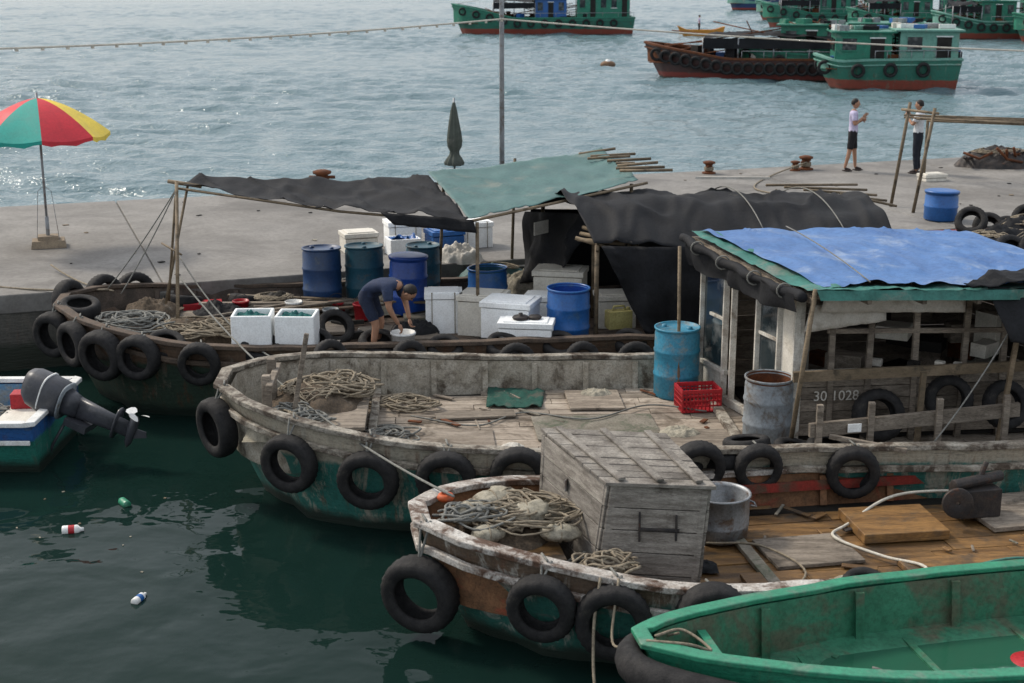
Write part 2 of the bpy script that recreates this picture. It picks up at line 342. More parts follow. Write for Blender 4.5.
class Boat:
    def __init__(s,name,bow,ang,L,w,z,deck,ez=.0):
        s.e=empty(name,(bow[0],bow[1],0)); s.b=V((bow[0],bow[1],0)); a=math.radians(ang); s.a=a
        s.d=V((math.cos(a),math.sin(a),0)); s.n=V((-math.sin(a),math.cos(a),0)); s.L=L; s.w=w; s.z=z; s.deck=deck
    def P(s,u,t,z): q=s.b+s.d*u+s.n*t; return V((q.x,q.y,z))
    def S(s,X,Y):
        q=V((X,Y,0))-s.b; return q.dot(s.d),q.dot(s.n)
    def hull(s,mh,mc,mi_,md,flare=.25,rake=.7,capw=.16,caph=.06,inset=.13,plank=.17,rail=True,ribs=.7,bot=-.5,deckend=None,planklen=(1.2,3),wob=.012):
        ss=[0,.08,.2,.35,.55,.8,1.1,1.5,2,2.6]+list(np.arange(3.3,s.L,.8))+[s.L]
        K=7; mb=MB([mh]); vs=[];fs=[]
        for u in ss:
            zr=s.z(u);w=s.w(u)
            for side in (1,-1):
                for k in range(K+1):
                    f=k/K; z=zr*(1-f)+bot*f; us=u+rake*f**1.2*math.exp(-u/1.3)
                    if u>s.L-.01: us-=.25*f
                    t=side*w*(1-flare*f**1.4)*(1 if u>.6 else 1-.3*f)+noise.noise(V((u*1.3,k*.9,side*3)))*wob*1.5
                    vs.append(s.P(us,t,z))
        A=2*(K+1)
        for i in range(len(ss)-1):
            for sd in (0,1):
                for k in range(K):
                    a=i*A+sd*(K+1)+k; fs.append((a,a+1,a+A+1,a+A))
        n=len(ss)-1
        for k in range(K):
            fs.append((k,k+1,K+1+k+1,K+1+k)); fs.append((n*A+k,n*A+k+1,n*A+K+2+k,n*A+K+1+k))
        mb.add(vs,fs,0,True); o=mb.obj("hull",s.e)
        mod=o.modifiers.new("e",'EDGE_SPLIT'); mod.split_angle=math.radians(50)
        mb=MB([mi_,darkvoid]); vs=[];fs=[]
        for u in ss:
            w=max(s.w(u)-inset*.6,.03); uu=max(u,.12) if u<s.L-.01 else u-.12
            w2=max(s.w(u)-inset,.02)
            for side in (1,-1): vs+= [s.P(uu,side*w,s.z(u)-.01),s.P(uu+.05,side*w2,s.deck-.05)]
        for i in range(n):
            fs.append((i*4,i*4+1,i*4+5,i*4+4)); fs.append((i*4+2,i*4+3,i*4+7,i*4+6))
        fs.append((0,1,3,2)); fs.append((n*4,n*4+1,n*4+3,n*4+2))
        mb.add(vs,fs,0,True)
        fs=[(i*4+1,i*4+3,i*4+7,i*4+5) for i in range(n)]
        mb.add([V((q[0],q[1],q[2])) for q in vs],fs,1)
        if ribs:
            u=1.2
            while u<s.L-.3:
                for side in (1,-1):
                    w=s.w(u)-inset*.6; w2=s.w(u)-inset
                    b0=s.P(u,side*(w2-.04),s.deck-.03); t0=s.P(u,side*(w-.035),s.z(u)-.03)
                    mb.beam(b0,t0,.07,.07,0)
                u+=ribs*U(.9,1.1)
        mb.obj("bulwark",s.e)
        fine=[0,.08,.2,.35,.55,.8]+list(np.arange(1.1,s.L,.3))+[s.L]
        def path(off,zf,wb=wob):
            j=lambda u,q:noise.noise(V((u*2.1,q*5,zf)))*wb+noise.noise(V((u*6,q*5,zf)))*wb*.5
            L=[s.P(u,(s.w(u)+off)+j(u,1),s.z(u)+zf+j(u,2)) for u in reversed(fine)]; Rr=[s.P(u,-(s.w(u)+off)+j(u,3),s.z(u)+zf+j(u,4)) for u in fine]
            L[-1]=s.P(-off*.5,s.w(0)+off*.3,s.z(0)+zf); Rr[0]=s.P(-off*.5,-(s.w(0)+off*.3),s.z(0)+zf)
            return L+Rr
        mb=MB([mc]); sweep(mb,path(-capw/2+.05,caph/2),capw,caph,0)
        mb.beam(s.P(s.L-.05,s.w(s.L),s.z(s.L)+.025),s.P(s.L-.05,-s.w(s.L),s.z(s.L)+.025),capw,caph+.01,0)
        if rail:
            sweep(mb,path(.03,-.2),.06,.07,0)
        mb.obj("gunwale",s.e,bevel=.01)
        if plank:
            mb=MB([md]); W=max(s.w(u) for u in ss); t=-W
            us=np.arange(.25,s.L-.1,.05)
            while t<W:
                pw=plank*U(.8,1.2)
                ok=[u for u in us if s.w(u)-inset-.02>max(abs(t),abs(t+pw))]
                if ok:
                    u0=min(ok);u1=max(ok) if deckend is None else min(max(ok),deckend); u=u0
                    while u<u1-.05:
                        e=min(u+U(*planklen),u1)
                        if u1-e<.4: e=u1
                        z=s.deck+U(-.007,.007); g=U(.006,.018)
                        q=[s.P(u,t,z-.03),s.P(e-.009,t,z-.03),s.P(e-.009,t+pw-g,z-.03),s.P(u,t+pw-g,z-.03)]
                        mb.hexa(q,[V((p.x,p.y,z+U(-.003,.003))) for p in q],0)
                        u=e
                t+=pw
            mb.obj("deck_planks",s.e)
def sweep(mb,path,w,h,mi=0):
    N=len(path); vs=[];fs=[]
    for i,p in enumerate(path):
        d=path[min(i+1,N-1)]-path[max(i-1,0)]; d.z=0; d.normalize(); n=V((-d.y,d.x,0))
        for a,b in ((-1,-1),(1,-1),(1,1),(-1,1)): vs.append(p+n*a*w/2+V((0,0,b*h/2)))
    for i in range(N-1):
        for k in range(4): fs.append((i*4+k,i*4+(k+1)%4,i*4+4+(k+1)%4,i*4+4+k))
    fs+=[(0,1,2,3),(N*4-4,N*4-3,N*4-2,N*4-1)]
    mb.add(vs,fs,mi,False)
def cat(p0,p1,sag,n=16,jit=0):
    p0,p1=V(p0),V(p1); o=[]
    for i in range(n+1):
        u=i/n; p=p0.lerp(p1,u); p.z-=sag*4*u*(1-u)
        if jit: p+=V((U(-jit,jit),U(-jit,jit),U(-jit,jit)))
        o.append(p)
    return o
def rope(p0,p1,sag=.2,r=.014,m=None,name="mooring_rope",n=16,jit=0):
    mb=MB([m or ropem]); mb.tube(cat(p0,p1,sag,n,jit),r,6); return mb.obj(name)
def ropepath(pts,r=.014,m=None,name="mooring_rope",parent=None):
    P=[V(p) for p in pts]; P=[P[0]*2-P[1]]+P+[P[-1]*2-P[-2]]; o=[]
    for i in range(1,len(P)-2):
        for k in range(8):
            t=k/8; a,b,c,d=P[i-1],P[i],P[i+1],P[i+2]
            o.append(.5*((2*b)+(c-a)*t+(2*a-5*b+4*c-d)*t*t+(3*b-a-3*c+d)*t**3))
    o.append(P[-2]); mb=MB([m or ropem]); mb.tube(o,r,6); return mb.obj(name,parent)
def ropepile(c,rad,h,n=14,r=.014,m=None,name="rope_pile"):
    mb=MB([m or ropem]); c=V(c)
    for k in range(n):
        rr=rad*U(.35,1); ph=U(0,6.28); o=V((U(-.4,.4)*rad,U(-.4,.4)*rad,0)); el=U(.5,1); pts=[]
        turns=U(.7,1.4); zz=h*(1-rr/rad*.7)*U(.4,1); w1,w2=U(.08,.25),U(2,5)
        for i in range(int(24*turns)+1):
            a=ph+i/24*2*math.pi
            x=math.cos(a)*rr*(1+w1*math.sin(w2*a+k)); y=math.sin(a)*rr*el*(1+w1*math.cos(w2*a*.7))
            d=math.hypot(x+o.x,y+o.y)/rad
            pts.append(c+o+V((x,y,zz+.02+.03*math.sin(a*2.3+k)+h*.5*max(0,1-d))))
        mb.tube(pts,r*U(.8,1.3),6)
    return mb.obj(name)
def netheap(c,rx,ry,h,m=None,name="net_heap",ang=0,seed=0,ropes=9):
    mb=MB([m or netm,ropem]); c=V(c); n=34; vs=[];fs=[]
    for j in range(n+1):
        for i in range(n+1):
            x=i/n*2-1;y=j/n*2-1; d=math.sqrt(x*x+y*y); f=max(0,1-d**2.2)
            nn=noise.noise(V((x*2.2+seed,y*2.2,seed)))*.45+noise.noise(V((x*6,y*6+seed,1)))*.28+noise.noise(V((x*13,y*13+seed,1)))*.16
            z=h*f**.6*(1+nn) if f>0 else -.02
            xx=x*rx*(1+.15*noise.noise(V((y*3,seed,0)))); yy=y*ry*(1+.15*noise.noise(V((x*3,seed,5))))
            vs.append(c+Matrix.Rotation(ang,3,'Z')@V((xx,yy,z)))
    for j in range(n):
        for i in range(n):
            a=j*(n+1)+i; fs.append((a,a+1,a+n+2,a+n+1))
    mb.add(vs,fs,0,True)
    for k in range(ropes):
        a0=U(0,6.28); pts=[]
        for i in range(14):
            x=math.cos(a0+i*.35)*U(.35,.75);y=math.sin(a0+i*.35)*U(.35,.75); d=math.hypot(x,y)
            pts.append(c+Matrix.Rotation(ang,3,'Z')@V((x*rx,y*ry,h*max(0,1-d**2.2)**.6*1.1+.03)))
        mb.tube(pts,.012,5,1)
    return mb.obj(name)
def barrel(loc,r,h,m,lid='closed',name="plastic_barrel",inner=None,ribs=(.33,.67)):
    mb=MB([m,inner or m]); pr=[(0,0),(r*.9,0),(r*.97,.03)]
    for rb in ribs:
        z=h*rb; pr+=[(r*.975,z-.03),(r*1.01,z-.012),(r*1.01,z+.012),(r*.975,z+.03)]
    pr+=[(r*.97,h-.08),(r*.93,h-.045),(r*.93,h-.03),(r*1.0,h-.025),(r*1.0,h)]
    if lid=='closed':
        pr+=[(r*.93,h),(r*.91,h-.02),(0,h-.018)]
        mb.lathe(pr,40,0)
        mb.lathe([(0,h+.01),(.035,h+.01),(.04,h-.02)],12,0,Matrix.Translation((r*.55,0,0)))
        mb.lathe([(0,h+.01),(.03,h+.01),(.035,h-.02)],12,0,Matrix.Translation((-r*.6,0,0)))
    elif lid=='lid':
        pr+=[(r*1.03,h),(r*1.03,h+.03),(r*.9,h+.045),(r*.5,h+.05),(0,h+.05)]; mb.lathe(pr,40,0)
    else:
        pr+=[(r*.96,h+.004),(r*.93,h-.01)]; mb.lathe(pr,40,0)
        mb.lathe([(r*.93,h-.01),(r*.94,h*.5),(r*.92,.15)],40,1); mb.lathe([(r*.92,h*.62),(0,h*.60)],40,1)
    return mb.obj(name,loc=loc,rot=(U(-.025,.025),U(-.025,.025),U(0,6)))
def foambox(loc,sx,sy,h,ang,m=None,lid=True,name="styrofoam_box",fill=None,rope_=False,t=.04):
    m=m or foam; mb=MB([m,fill or m,ropem])
    hb=h-(.09 if lid else 0)
    k=.94
    if lid:
        mb.box((0,0,hb/2),(sx*k*1.0,sy*k,hb),0); mb.box((0,0,hb+.012+.04),(sx,sy,.08),0)
        mb.box((0,0,hb+.1),(sx*.8,sy*.8,.02),0)
    else:
        for x,y,a,b in ((0,-sy/2+t/2,sx,t),(0,sy/2-t/2,sx,t),(-sx/2+t/2,0,t,sy-2*t-.002),(sx/2-t/2,0,t,sy-2*t-.002)): mb.box((x,y,h/2),(a,b,h),0)
        mb.box((0,0,h*.4),(sx-2*t-.01,sy-2*t-.01,h*.72),1)
        if fill: mb.patch([(-sx/2+t,-sy/2+t,h*.9),(sx/2-t,-sy/2+t,h*.9),(sx/2-t,sy/2-t,h*.9),(-sx/2+t,sy/2-t,h*.9)],12,12,0,.08,9,1)
    if rope_:
        for q in (-.3,.3):
            w=sy/2+.006; mb.tube([(sx*q,-w,0),(sx*q,-w,h+.01),(sx*q,w,h+.01),(sx*q,w,0)],.008,5,2)
    return mb.obj(name,loc=loc,rot=(0,0,ang),bevel=.018)
def crate(loc,sx,sy,h,ang):
    mb=MB([redpl])
    for s_,L,ax in ((-1,sx,0),(1,sx,0),(-1,sy,1),(1,sy,1)):
        W=(sy if ax==0 else sx)/2-.012
        def q(a,z,w_,hh):
            if ax==0: mb.box((a,s_*W,z),(w_,.02,hh),0)
            else: mb.box((s_*W,a,z),(.02,w_,hh),0)
        for z in (.02,h*.3,h*.52,h*.74): q(0,z,L-.05,.018)
        q(0,h-.025,L,.05)
        k=int(L/.05)
        for i in range(k+1): q(-L/2+.012+i*(L-.024)/k,h/2-.01,.013,h-.04)
    mb.box((0,0,.012),(sx-.03,sy-.03,.018),0)
    return mb.obj("plastic_crate",loc=loc,rot=(0,0,ang))
def bucket(loc,r,h,m,name="bucket",water=None):
    mb=MB([m,darkmetal,water or m])
    mb.lathe([(0,0),(r*.75,0),(r*.8,.01),(r*.97,h-.03),(r*1.04,h-.03),(r*1.04,h),(r*.95,h),(r*.77,.02),(0,.02)],28,0)
    pts=[(math.cos(a)*r,math.sin(a)*r*.4,h-.02+abs(math.sin(a))*r*.9) for a in np.linspace(0,math.pi,14)]
    mb.tube(pts,.005,5,1)
    return mb.obj(name,loc=loc)
def cloth(loc,sx,sy,h,m,name="crumpled_cloth",ang=0,seed=0):
    netheap(loc,sx,sy,h,m=m,name=name,ang=ang,seed=seed,ropes=0)

# ------------------------------------------------------------------ BOAT B (middle)
zB=smooth_interp([0,1.0,2.2,3.5,13],[1.32,1.2,1.06,.98,.98]); wB=smooth_interp([0,.3,.8,1.5,2.4,3.5,11,14],[.25,.85,1.32,1.66,1.88,1.95,1.98,1.8],.15)
B=Boat("wooden_fishing_boat",(-3.42,16.15),3,13,wB,zB,.6)
B.hull(hullB,capB,innerB,deckB,plank=.24,planklen=(.9,2.4),ribs=.62,wob=.022,capw=.14,flare=.2)
mb=MB([plyw,deckB,capB,wood_grey,rust,tarp_green])
dB=.6
def slab(mb,s0,s1,t0,t1,z,th,mi,boat,ang=0):
    q=[boat.P(s0,t0,z),boat.P(s1,t0,z),boat.P(s1,t1,z),boat.P(s0,t1,z)]
    if ang:
        c=(q[0]+q[2])/2; q=[c+Matrix.Rotation(ang,3,'Z')@(p-c) for p in q]
    mb.hexa(q,[p+V((0,0,th)) for p in q],mi)
slab(mb,3.7,5.2,-.35,.55,dB+.012,.022,0,B,.03); slab(mb,5.25,6.1,-1.2,-.1,dB+.012,.03,3,B,-.02); slab(mb,2.0,3.2,-.9,.1,dB+.012,.018,1,B,.02)
slab(mb,4.2,4.9,.8,1.6,dB+.012,.03,3,B); slab(mb,2.5,3.5,.5,.75,dB+.012,.03,3,B,.1); slab(mb,4.0,5.0,-1.4,-.7,dB+.012,.03,3,B,.06); slab(mb,2.6,3.6,-1.5,-1.1,dB+.012,.03,0,B,-.04)
slab(mb,1.7,1.8,-1.6,1.6,dB+.012,.10,2,B); slab(mb,6.0,6.12,-1.8,1.0,dB+.012,.07,2,B)
slab(mb,.75,1.7,-.75,.75,dB+.3,.04,3,B); slab(mb,.85,1.55,-.65,.65,dB,.3,2,B)
for k in range(40): mb.box(B.P(U(1.9,6.4),U(-1.7,1.7),dB+.03),(U(.04,.4),U(.02,.07),.02),random.choice([0,2,3,4]),U(0,3))
mb.obj("deck_hatches",B.e,bevel=.006)
mb=MB([mat_green,cloth_w]); 
q=[B.P(3.15,1.0,.62),B.P(3.85,.9,.62),B.P(3.95,1.7,.62),B.P(3.2,1.78,.62)]; mb.patch(q,22,22,0,.035,5); mb.obj("green_mat",solid=.012)
mb=MB([wood_grey]); mb.beam(B.P(.55,.25,.7),B.P(.55,.25,1.5),.1,.1); mb.beam(B.P(.55,-.3,.7),B.P(.55,-.3,1.45),.1,.1); mb.beam(B.P(.6,-.5,1.34),B.P(.6,.5,1.34),.08,.08)
mb.beam(B.P(.85,-.5,.9),B.P(1.05,-.45,1.98),.055,.055)
mb.obj("mooring_bitts",B.e,bevel=.012)
netheap(B.P(1.05,.35,.88),.6,.75,.25,name="net_heap",seed=3); ropepile(B.P(1.3,.5,1.0),.45,.2,22,.013); ropepile(B.P(.8,-.55,.95),.4,.15,14,.013,ropeg)
netheap(B.P(.7,-.75,.9),.35,.3,.2,m=sack,name="sack_heap",seed=17)
ropepile(B.P(2.1,1.1,.62),.4,.06,9,.012,ropem); ropepile(B.P(1.9,-.2,.62),.35,.06,8,.012,ropeg); cloth(B.P(2.3,-1.3,.62),.3,.22,.09,tarp_black,seed=4)
cloth(B.P(4.6,1.45,.62),.22,.16,.07,sack,seed=41); cloth(B.P(3.4,-.6,.62),.14,.1,.04,cloth_w,seed=43)
ropepath([B.P(2.2,.6,.64),B.P(3.0,.2,.63),B.P(3.6,.7,.63),B.P(4.4,.3,.66),B.P(5.2,.9,.64),B.P(5.9,.6,.64)],.011,ropeg)
def fend(boat,u,side,dz,sc=1,off=.1,rp=True,tilt=0):
    w=boat.w(u); zr=boat.z(u)
    du=.1; tw=(boat.w(u+du)-boat.w(max(u-du,0)))/(2*du)
    n=(boat.n*side - boat.d*tw*1.0).normalized(); n=(n+V((U(-.12,.12),0,-.12+tilt+U(-.08,.08)))).normalized()
    p=boat.P(u,side*w,zr-dz)+n*(off+.0)
    tyre(p,n,sc,spin=0)
    if rp:
        b=p+V((0,0,.25*sc))+n*.02
        rm=MB([ropeg]); rm.tube(cat(boat.P(u-.03,side*(w+.01),zr+.07),b,-.0,4),.012,5); rm.tube(cat(boat.P(u+.06,side*(w+.01),zr+.07),b,0,4),.012,5)
        rm.tube(cat(boat.P(u,side*(w-.15),zr+.075),boat.P(u+.02,side*(w+.02),zr+.075),0,3),.012,5); rm.obj("fender_rope")
for u,dz,sc in ((.06,.42,1.15),(.95,.42,1.1),(1.8,.40,1.1),(2.62,.26,1.05),(3.4,.16,1.0),(5.3,.1,.95),(5.95,.12,.9),(7.0,.2,.95)):
    fend(B,u,-1,dz,sc)
for u in (1.2,2.2,3.6,4.5,5.2): fend(B,u,1,.05,.85,rp=False,off=.12)
tyre(B.P(5.75,-1.55,.72),(0.1,.1,1),.95,"spare_tyre"); tyre(B.P(5.95,-1.5,.9),(-.1,.15,1),.9,"spare_tyre"); tyre(B.P(6.55,-1.35,.74),(.2,-.1,1),.9,"spare_tyre"); tyre(B.P(6.9,-1.45,.8),(.1,-.3,1),.9,"spare_tyre")
tyre((4.25,15.75,1.0),(.15,-1,.35),1.05,"spare_tyre"); tyre((5.1,15.9,1.15),(-.1,-1,.25),.95,"spare_tyre"); tyre((5.75,15.85,1.1),(.2,-1,.3),.95,"spare_tyre")

# cabin on B
cab=empty("boat_cabin",(3,16,0))
FL=V((2.5,18.15,0)); NL=V((3.3,15.95,0)); NR=V((6.9,16.35,0)); FR=V((6.0,18.55,0))
def Z(p,z): return V((p.x,p.y,z))
mb=MB([lightframe,glass_m,wood_grey,darkvoid,cloth_w,cream,rust])
zt=2.42
L_=lambda u:FL.lerp(NL,u)
for u in (0,.27,.36,.62,.84,1): mb.beam(Z(L_(u),.6),Z(L_(u),zt),.075,.075,0)
mb.beam(Z(L_(0),zt),Z(L_(1),zt),.1,.09,0); mb.beam(Z(L_(0),1.02),Z(L_(.3),1.02),.07,.06,0); mb.beam(Z(L_(0),.66),Z(L_(1),.66),.08,.1,0); mb.beam(Z(L_(.62),.95),Z(L_(.84),.95),.07,.05,0); mb.beam(Z(L_(.1),1.7),Z(L_(.26),1.7),.05,.04,0); mb.beam(Z(L_(.64),1.75),Z(L_(.82),1.75),.05,.04,0)
def pane(a,b,z0,z1,mi,th=.012): mb.hexa([Z(a,z0),Z(b,z0),Z(b,z0)+V((.012,0,0)),Z(a,z0)+V((.012,0,0))],[Z(a,z1),Z(b,z1),Z(b,z1)+V((.012,0,0)),Z(a,z1)+V((.012,0,0))],mi)
pane(L_(.02),L_(.26),1.05,zt-.06,1); pane(L_(.64),L_(.82),.98,zt-.06,1)
pane(L_(.02),L_(.26),.7,1.0,0); pane(L_(.64),L_(.82),.7,.93,5); pane(L_(.86),L_(.98),.7,zt-.06,5)
mb.box((L_(.45).x+.5,L_(.45).y,1.15),(.6,.5,1.1),5)
N_=lambda u:NL.lerp(NR,u)
mb.wall([Z(N_(0),.68),Z(N_(1),.68),Z(N_(1),1.42),Z(N_(0),1.42)],5,-.03,2)
mb.beam(Z(N_(0),1.45)+V((0,-.02,0)),Z(N_(1),1.45)+V((0,-.02,0)),.12,.06,0)
for u in (0.01,.12,.24,.4,.56,.7,.82,.97): mb.beam(Z(N_(u),.6),Z(N_(u)+V((U(-.03,.03),0,0)),zt),.07,.07,2 if u>.02 else 0)
mb.beam(Z(N_(0),zt),Z(N_(1),zt),.08,.08,0); mb.beam(Z(N_(0.1),1.95),Z(N_(.75),1.9),.05,.06,2)
mb.wall([Z(FL,.6),Z(FR,.6),Z(FR,zt),Z(FL,zt)],9,.03,2); mb.wall([Z(FR,.6),Z(NR,.6),Z(NR,zt),Z(FR,zt)],9,.03,2)
mb.box((4.7,17.2,.64),(3.4,2.1,.04),3,.1)
for k in range(22): mb.box((U(3.8,6.2),U(16.5,18),U(.8,1.8)),(U(.15,.5),U(.2,.4),U(.1,.5)),random.choice([2,3,5,3,6]),U(0,3))
for k in range(5): mb.box((U(3.6,6.2),U(15.95,16.2),1.52),(U(.08,.2),.08,U(.06,.16)),random.choice([3,5,4]),U(0,3))
mb.obj("cabin_frame",cab,bevel=.006)
mb=MB([cloth_w]); mb.patch([(3.55,15.72,2.47),(5.2,15.9,2.47),(5.2,15.88,2.2),(3.5,15.7,2.24)],30,5,0,.04,4); mb.patch([(3.4,15.78,2.3),(4.3,15.87,2.3),(4.3,15.85,2.1),(3.35,15.8,1.98)],20,5,0,.03,5,seed=3); mb.obj("canvas_strip",cab,solid=.006)
rc=[V((3.34,15.3,2.56)),V((7.1,15.65,2.50)),V((6.1,18.95,2.56)),V((2.36,18.45,2.66))]
mb=MB([wood_grey]); mb.wall([p-V((0,0,.08)) for p in rc],18,.03,0,True)
for k in range(7):
    a=rc[0].lerp(rc[1],k/6)-V((0,0,.11)); b=rc[3].lerp(rc[2],k/6)-V((0,0,.11)); mb.beam(a,b,.05,.06)
mb.obj("roof_boards",cab)
mb=MB([tarp_blue,tarp_green,tarp_black,ropeg])
ins=[rc[0]+V((.12,.12,.0)),rc[1]+V((0,.1,0)),rc[2]+V((0,-.1,0)),rc[3]+V((.1,-.1,0))]
mb.patch([p+V((0,0,.05)) for p in ins],110,80,-.05,.045,1.6,0,seed=2)
mb.patch([rc[0]+V((.0,-.03,.03)),rc[1]+V((0,-.03,.03)),ins[1]+V((0,.25,.015)),ins[0]+V((0,.25,.015))],60,6,0,.03,3,1,seed=6)
mb.patch([rc[0]+V((.05,-.06,-.08)),rc[1]+V((0,-.06,-.08)),rc[1]+V((0,-.03,.03)),rc[0]+V((0,-.03,.03))],60,4,0,.04,4,1,seed=9)
mb.patch([rc[0]+V((-.08,0,.0)),ins[0]+V((.2,0,.03)),ins[3]+V((.2,0,.03)),rc[3]+V((-.04,0,.02))],8,40,0,.03,3,1,seed=8)
mb.tube(cat(rc[0]+V((.6,0,.12)),rc[3]+V((1.2,-.2,.12)),-.04,12),.008,5,3)
mb.obj("roof_tarp",cab)
mb=MB([tarp_black,ropeg])
pts=[rc[0].lerp(rc[3],k/40)+V((-.13+.03*math.sin(k*.7),0,-.06-.05*math.sin(k/40*math.pi))) for k in range(0,41)]
mb.tube(pts,[.055+.014*noise.noise(V((k*.35,0,0)))+.01*math.sin(k*.4) for k in range(41)],10,0)
e0,e1=rc[0].lerp(rc[3],.04),rc[0].lerp(rc[3],.97)
mb.patch([e0+V((-.17,0,-.05)),e1+V((-.17,0,-.05)),e1+V((-.10,0,-.42)),e0+V((-.13,0,-.26))],46,12,.10,.09,2.4,0,seed=12)
for k in (5,14,24,33): mb.tube([pts[k]+V((math.cos(a)*.085,0,math.sin(a)*.085)) for a in np.linspace(0,6.28,12)],.01,5,1)
mb.obj("rolled_tarp",cab)
mb=MB([tarp_black]); mb.patch([(5.3,15.5,2.58),(8.0,15.7,2.6),(8.0,15.3,1.75),(5.5,15.25,2.0)],30,18,.05,.12,2,seed=5)
mb.patch([(5.0,15.4,2.62),(7.0,15.6,2.66),(7.0,16.2,2.64),(5.6,16.0,2.66)],20,12,0,.08,2.5,seed=1); mb.obj("draped_tarp",cab,solid=.008)
mb=MB([bamboo])
mb.tube([(2.15,17.6,.6),(2.12,17.7,2.62)],.022,8); mb.tube([(3.15,15.35,.65),(3.34,15.28,2.6)],.028,8)
mb.beam((3.2,15.55,1.52),(7.2,15.9,1.62),.05,.12); mb.beam((5.55,15.45,.7),(5.75,15.55,2.5),.05,.05); mb.beam((4.6,15.35,.75),(4.65,15.45,1.6),.06,.05)
mb.obj("cabin_poles",cab)
rope((5.7,15.5,2.3),(4.6,14.75,1.0),.08,.009,ropeg,"rigging_line")
tc=bpy.data.curves.new("num",'FONT'); tc.body="30 1028"; tc.size=.17; tc.extrude=.002
to=bpy.data.objects.new("num",tc); COL.objects.link(to); dg=bpy.context.evaluated_depsgraph_get(); me=bpy.data.meshes.new_from_object(to.evaluated_get(dg)); bpy.data.objects.remove(to)
o=bpy.data.objects.new("painted_number",me); me.materials.append(cloth_w); COL.objects.link(o); o.location=(3.52,15.925,1.12); o.rotation_euler=(math.radians(90),0,math.atan2(.4,3.6)); o.parent=cab; o.matrix_parent_inverse=Matrix.Translation(-V(cab.location))
barrel((2.15,17.9,.6),.3,.93,blue_l,'closed'); barrel((3.0,15.95,.6),.29,.82,greyplastic,'open',"grey_barrel",rust)
crate((2.36,17.3,.6),.52,.4,.3,.15)
cloth((2.0,16.2,.62),.25,.2,.08,sack,seed=8)

# ------------------------------------------------------------------ BOAT C
zC=smooth_interp([0,.7,1.5,2.4,14],[1.08,1.0,.86,.74,.74]); wC=smooth_interp([0,.25,.7,1.2,2,3,9,11],[.2,.6,.95,1.18,1.4,1.5,1.5,1.3],.12)
C=Boat("wooden_sampan_boat",(-.88,12.42),9.5,10.5,wC,zC,.42)
C.hull(hullC,capC,innerC,deckC,plank=.26,planklen=(.8,2),ribs=.8,capw=.17,caph=.06,wob=.028,flare=.2)
mb=MB([wood_box,galv,darkmetal])
t=[V((.90,12.2,1.47)),V((1.78,12.10,1.47)),V((1.49,13.5,1.47)),V((.33,13.68,1.47))]
b=[V((.76,12.15,.43)),V((1.68,12.0,.43)),V((1.47,13.4,.43)),V((.28,13.6,.43))]
mb.wall([b[0],b[1],t[1],t[0]],5,.03,0); mb.wall([b[3],b[0],t[0],t[3]],5,.03,0); mb.wall([b[1],b[2],t[2],t[1]],5,.03,0); mb.wall([b[2],b[3],t[3],t[2]],5,.03,0)
up=V((0,0,.035)); ex=[V((-.05,-.06,0)),V((.06,-.06,0)),V((.05,.05,0)),V((-.05,.05,0))]
lid=[p+e+up*.3 for p,e in zip(t,ex)]
mb.wall([lid[0],lid[1],lid[2],lid[3]],9,.035,0,True,gap=.012,jit=.008)
for k in (.15,.5,.85):
    mb.beam(lid[0].lerp(lid[1],k)+V((0,.03,.055)),lid[3].lerp(lid[2],k)+V((0,-.03,.055)),.07,.025,0)
for k in (.04,.96):
    mb.beam(b[0].lerp(b[1],k)+V((0,-.015,0)),t[0].lerp(t[1],k)+V((0,-.015,0)),.06,.03,0)
    mb.beam(b[3].lerp(b[0],k)+V((-.015,0,0)),t[3].lerp(t[0],k)+V((-.015,0,0)),.03,.06,0)
mid=b[0].lerp(b[1],.35).lerp(t[0].lerp(t[1],.35),.62)+V((0,-.05,0))
mb.beam(mid,mid+V((.36,-.03,0)),.02,.03,2); mb.beam(mid+V((.0,0,-.12)),mid+V((.0,0,.17)),.02,.025,2); mb.beam(mid+V((.33,-.03,-.1)),mid+V((.33,-.03,.15)),.02,.025,2)
mb.box(b[3].lerp(b[0],.45).lerp(t[3].lerp(t[0],.45),.72)+V((-.03,-.01,0)),(.02,.1,.12),1,-.3)
mb.obj("wooden_storage_box",bevel=.006)
mb=MB([galv,darkmetal]); mb.lathe([(0,.01),(.27,.01),(.29,.02),(.3,.15),(.305,.16),(.3,.17),(.3,.45),(.315,.455),(.315,.475),(.295,.475),(.285,.44),(.28,.05),(0,.04)],40,0)
for a in (0,math.pi): mb.tube([(math.cos(a)*.3,-.07,.36),(math.cos(a)*.36,-.06,.34),(math.cos(a)*.36,.06,.34),(math.cos(a)*.3,.07,.36)],.01,6,0)
mb.obj("metal_tub",loc=(2.1,13.5,.43))
mb=MB([deckC,wood_grey,plyw,redpl,capC,darkmetal]); dC=.434
slab(mb,3.4,4.3,-.35,.35,dC,.04,1,C,.04); slab(mb,4.5,5.4,.1,.85,dC,.1,0,C,-.03); slab(mb,2.6,3.3,.4,1.0,dC,.03,0,C,.06); slab(mb,3.0,3.6,-1.1,-.45,dC,.04,0,C)
slab(mb,4.6,6.5,-1.25,-.4,dC,.06,0,C,.02); slab(mb,3.2,3.32,-1.3,1.3,dC,.05,2,C); slab(mb,5.9,6.8,.2,1.1,dC,.05,1,C,.05)
q=[C.P(u,C.w(u)-.17,.62) for u in np.arange(2.2,10.2,.5)]; 
for k in range(36): mb.box(C.P(U(2.2,6.5),U(-1.25,1.2),dC+.02),(U(.05,.35),U(.02,.08),.02),random.choice([0,1,2,5]),U(0,3))
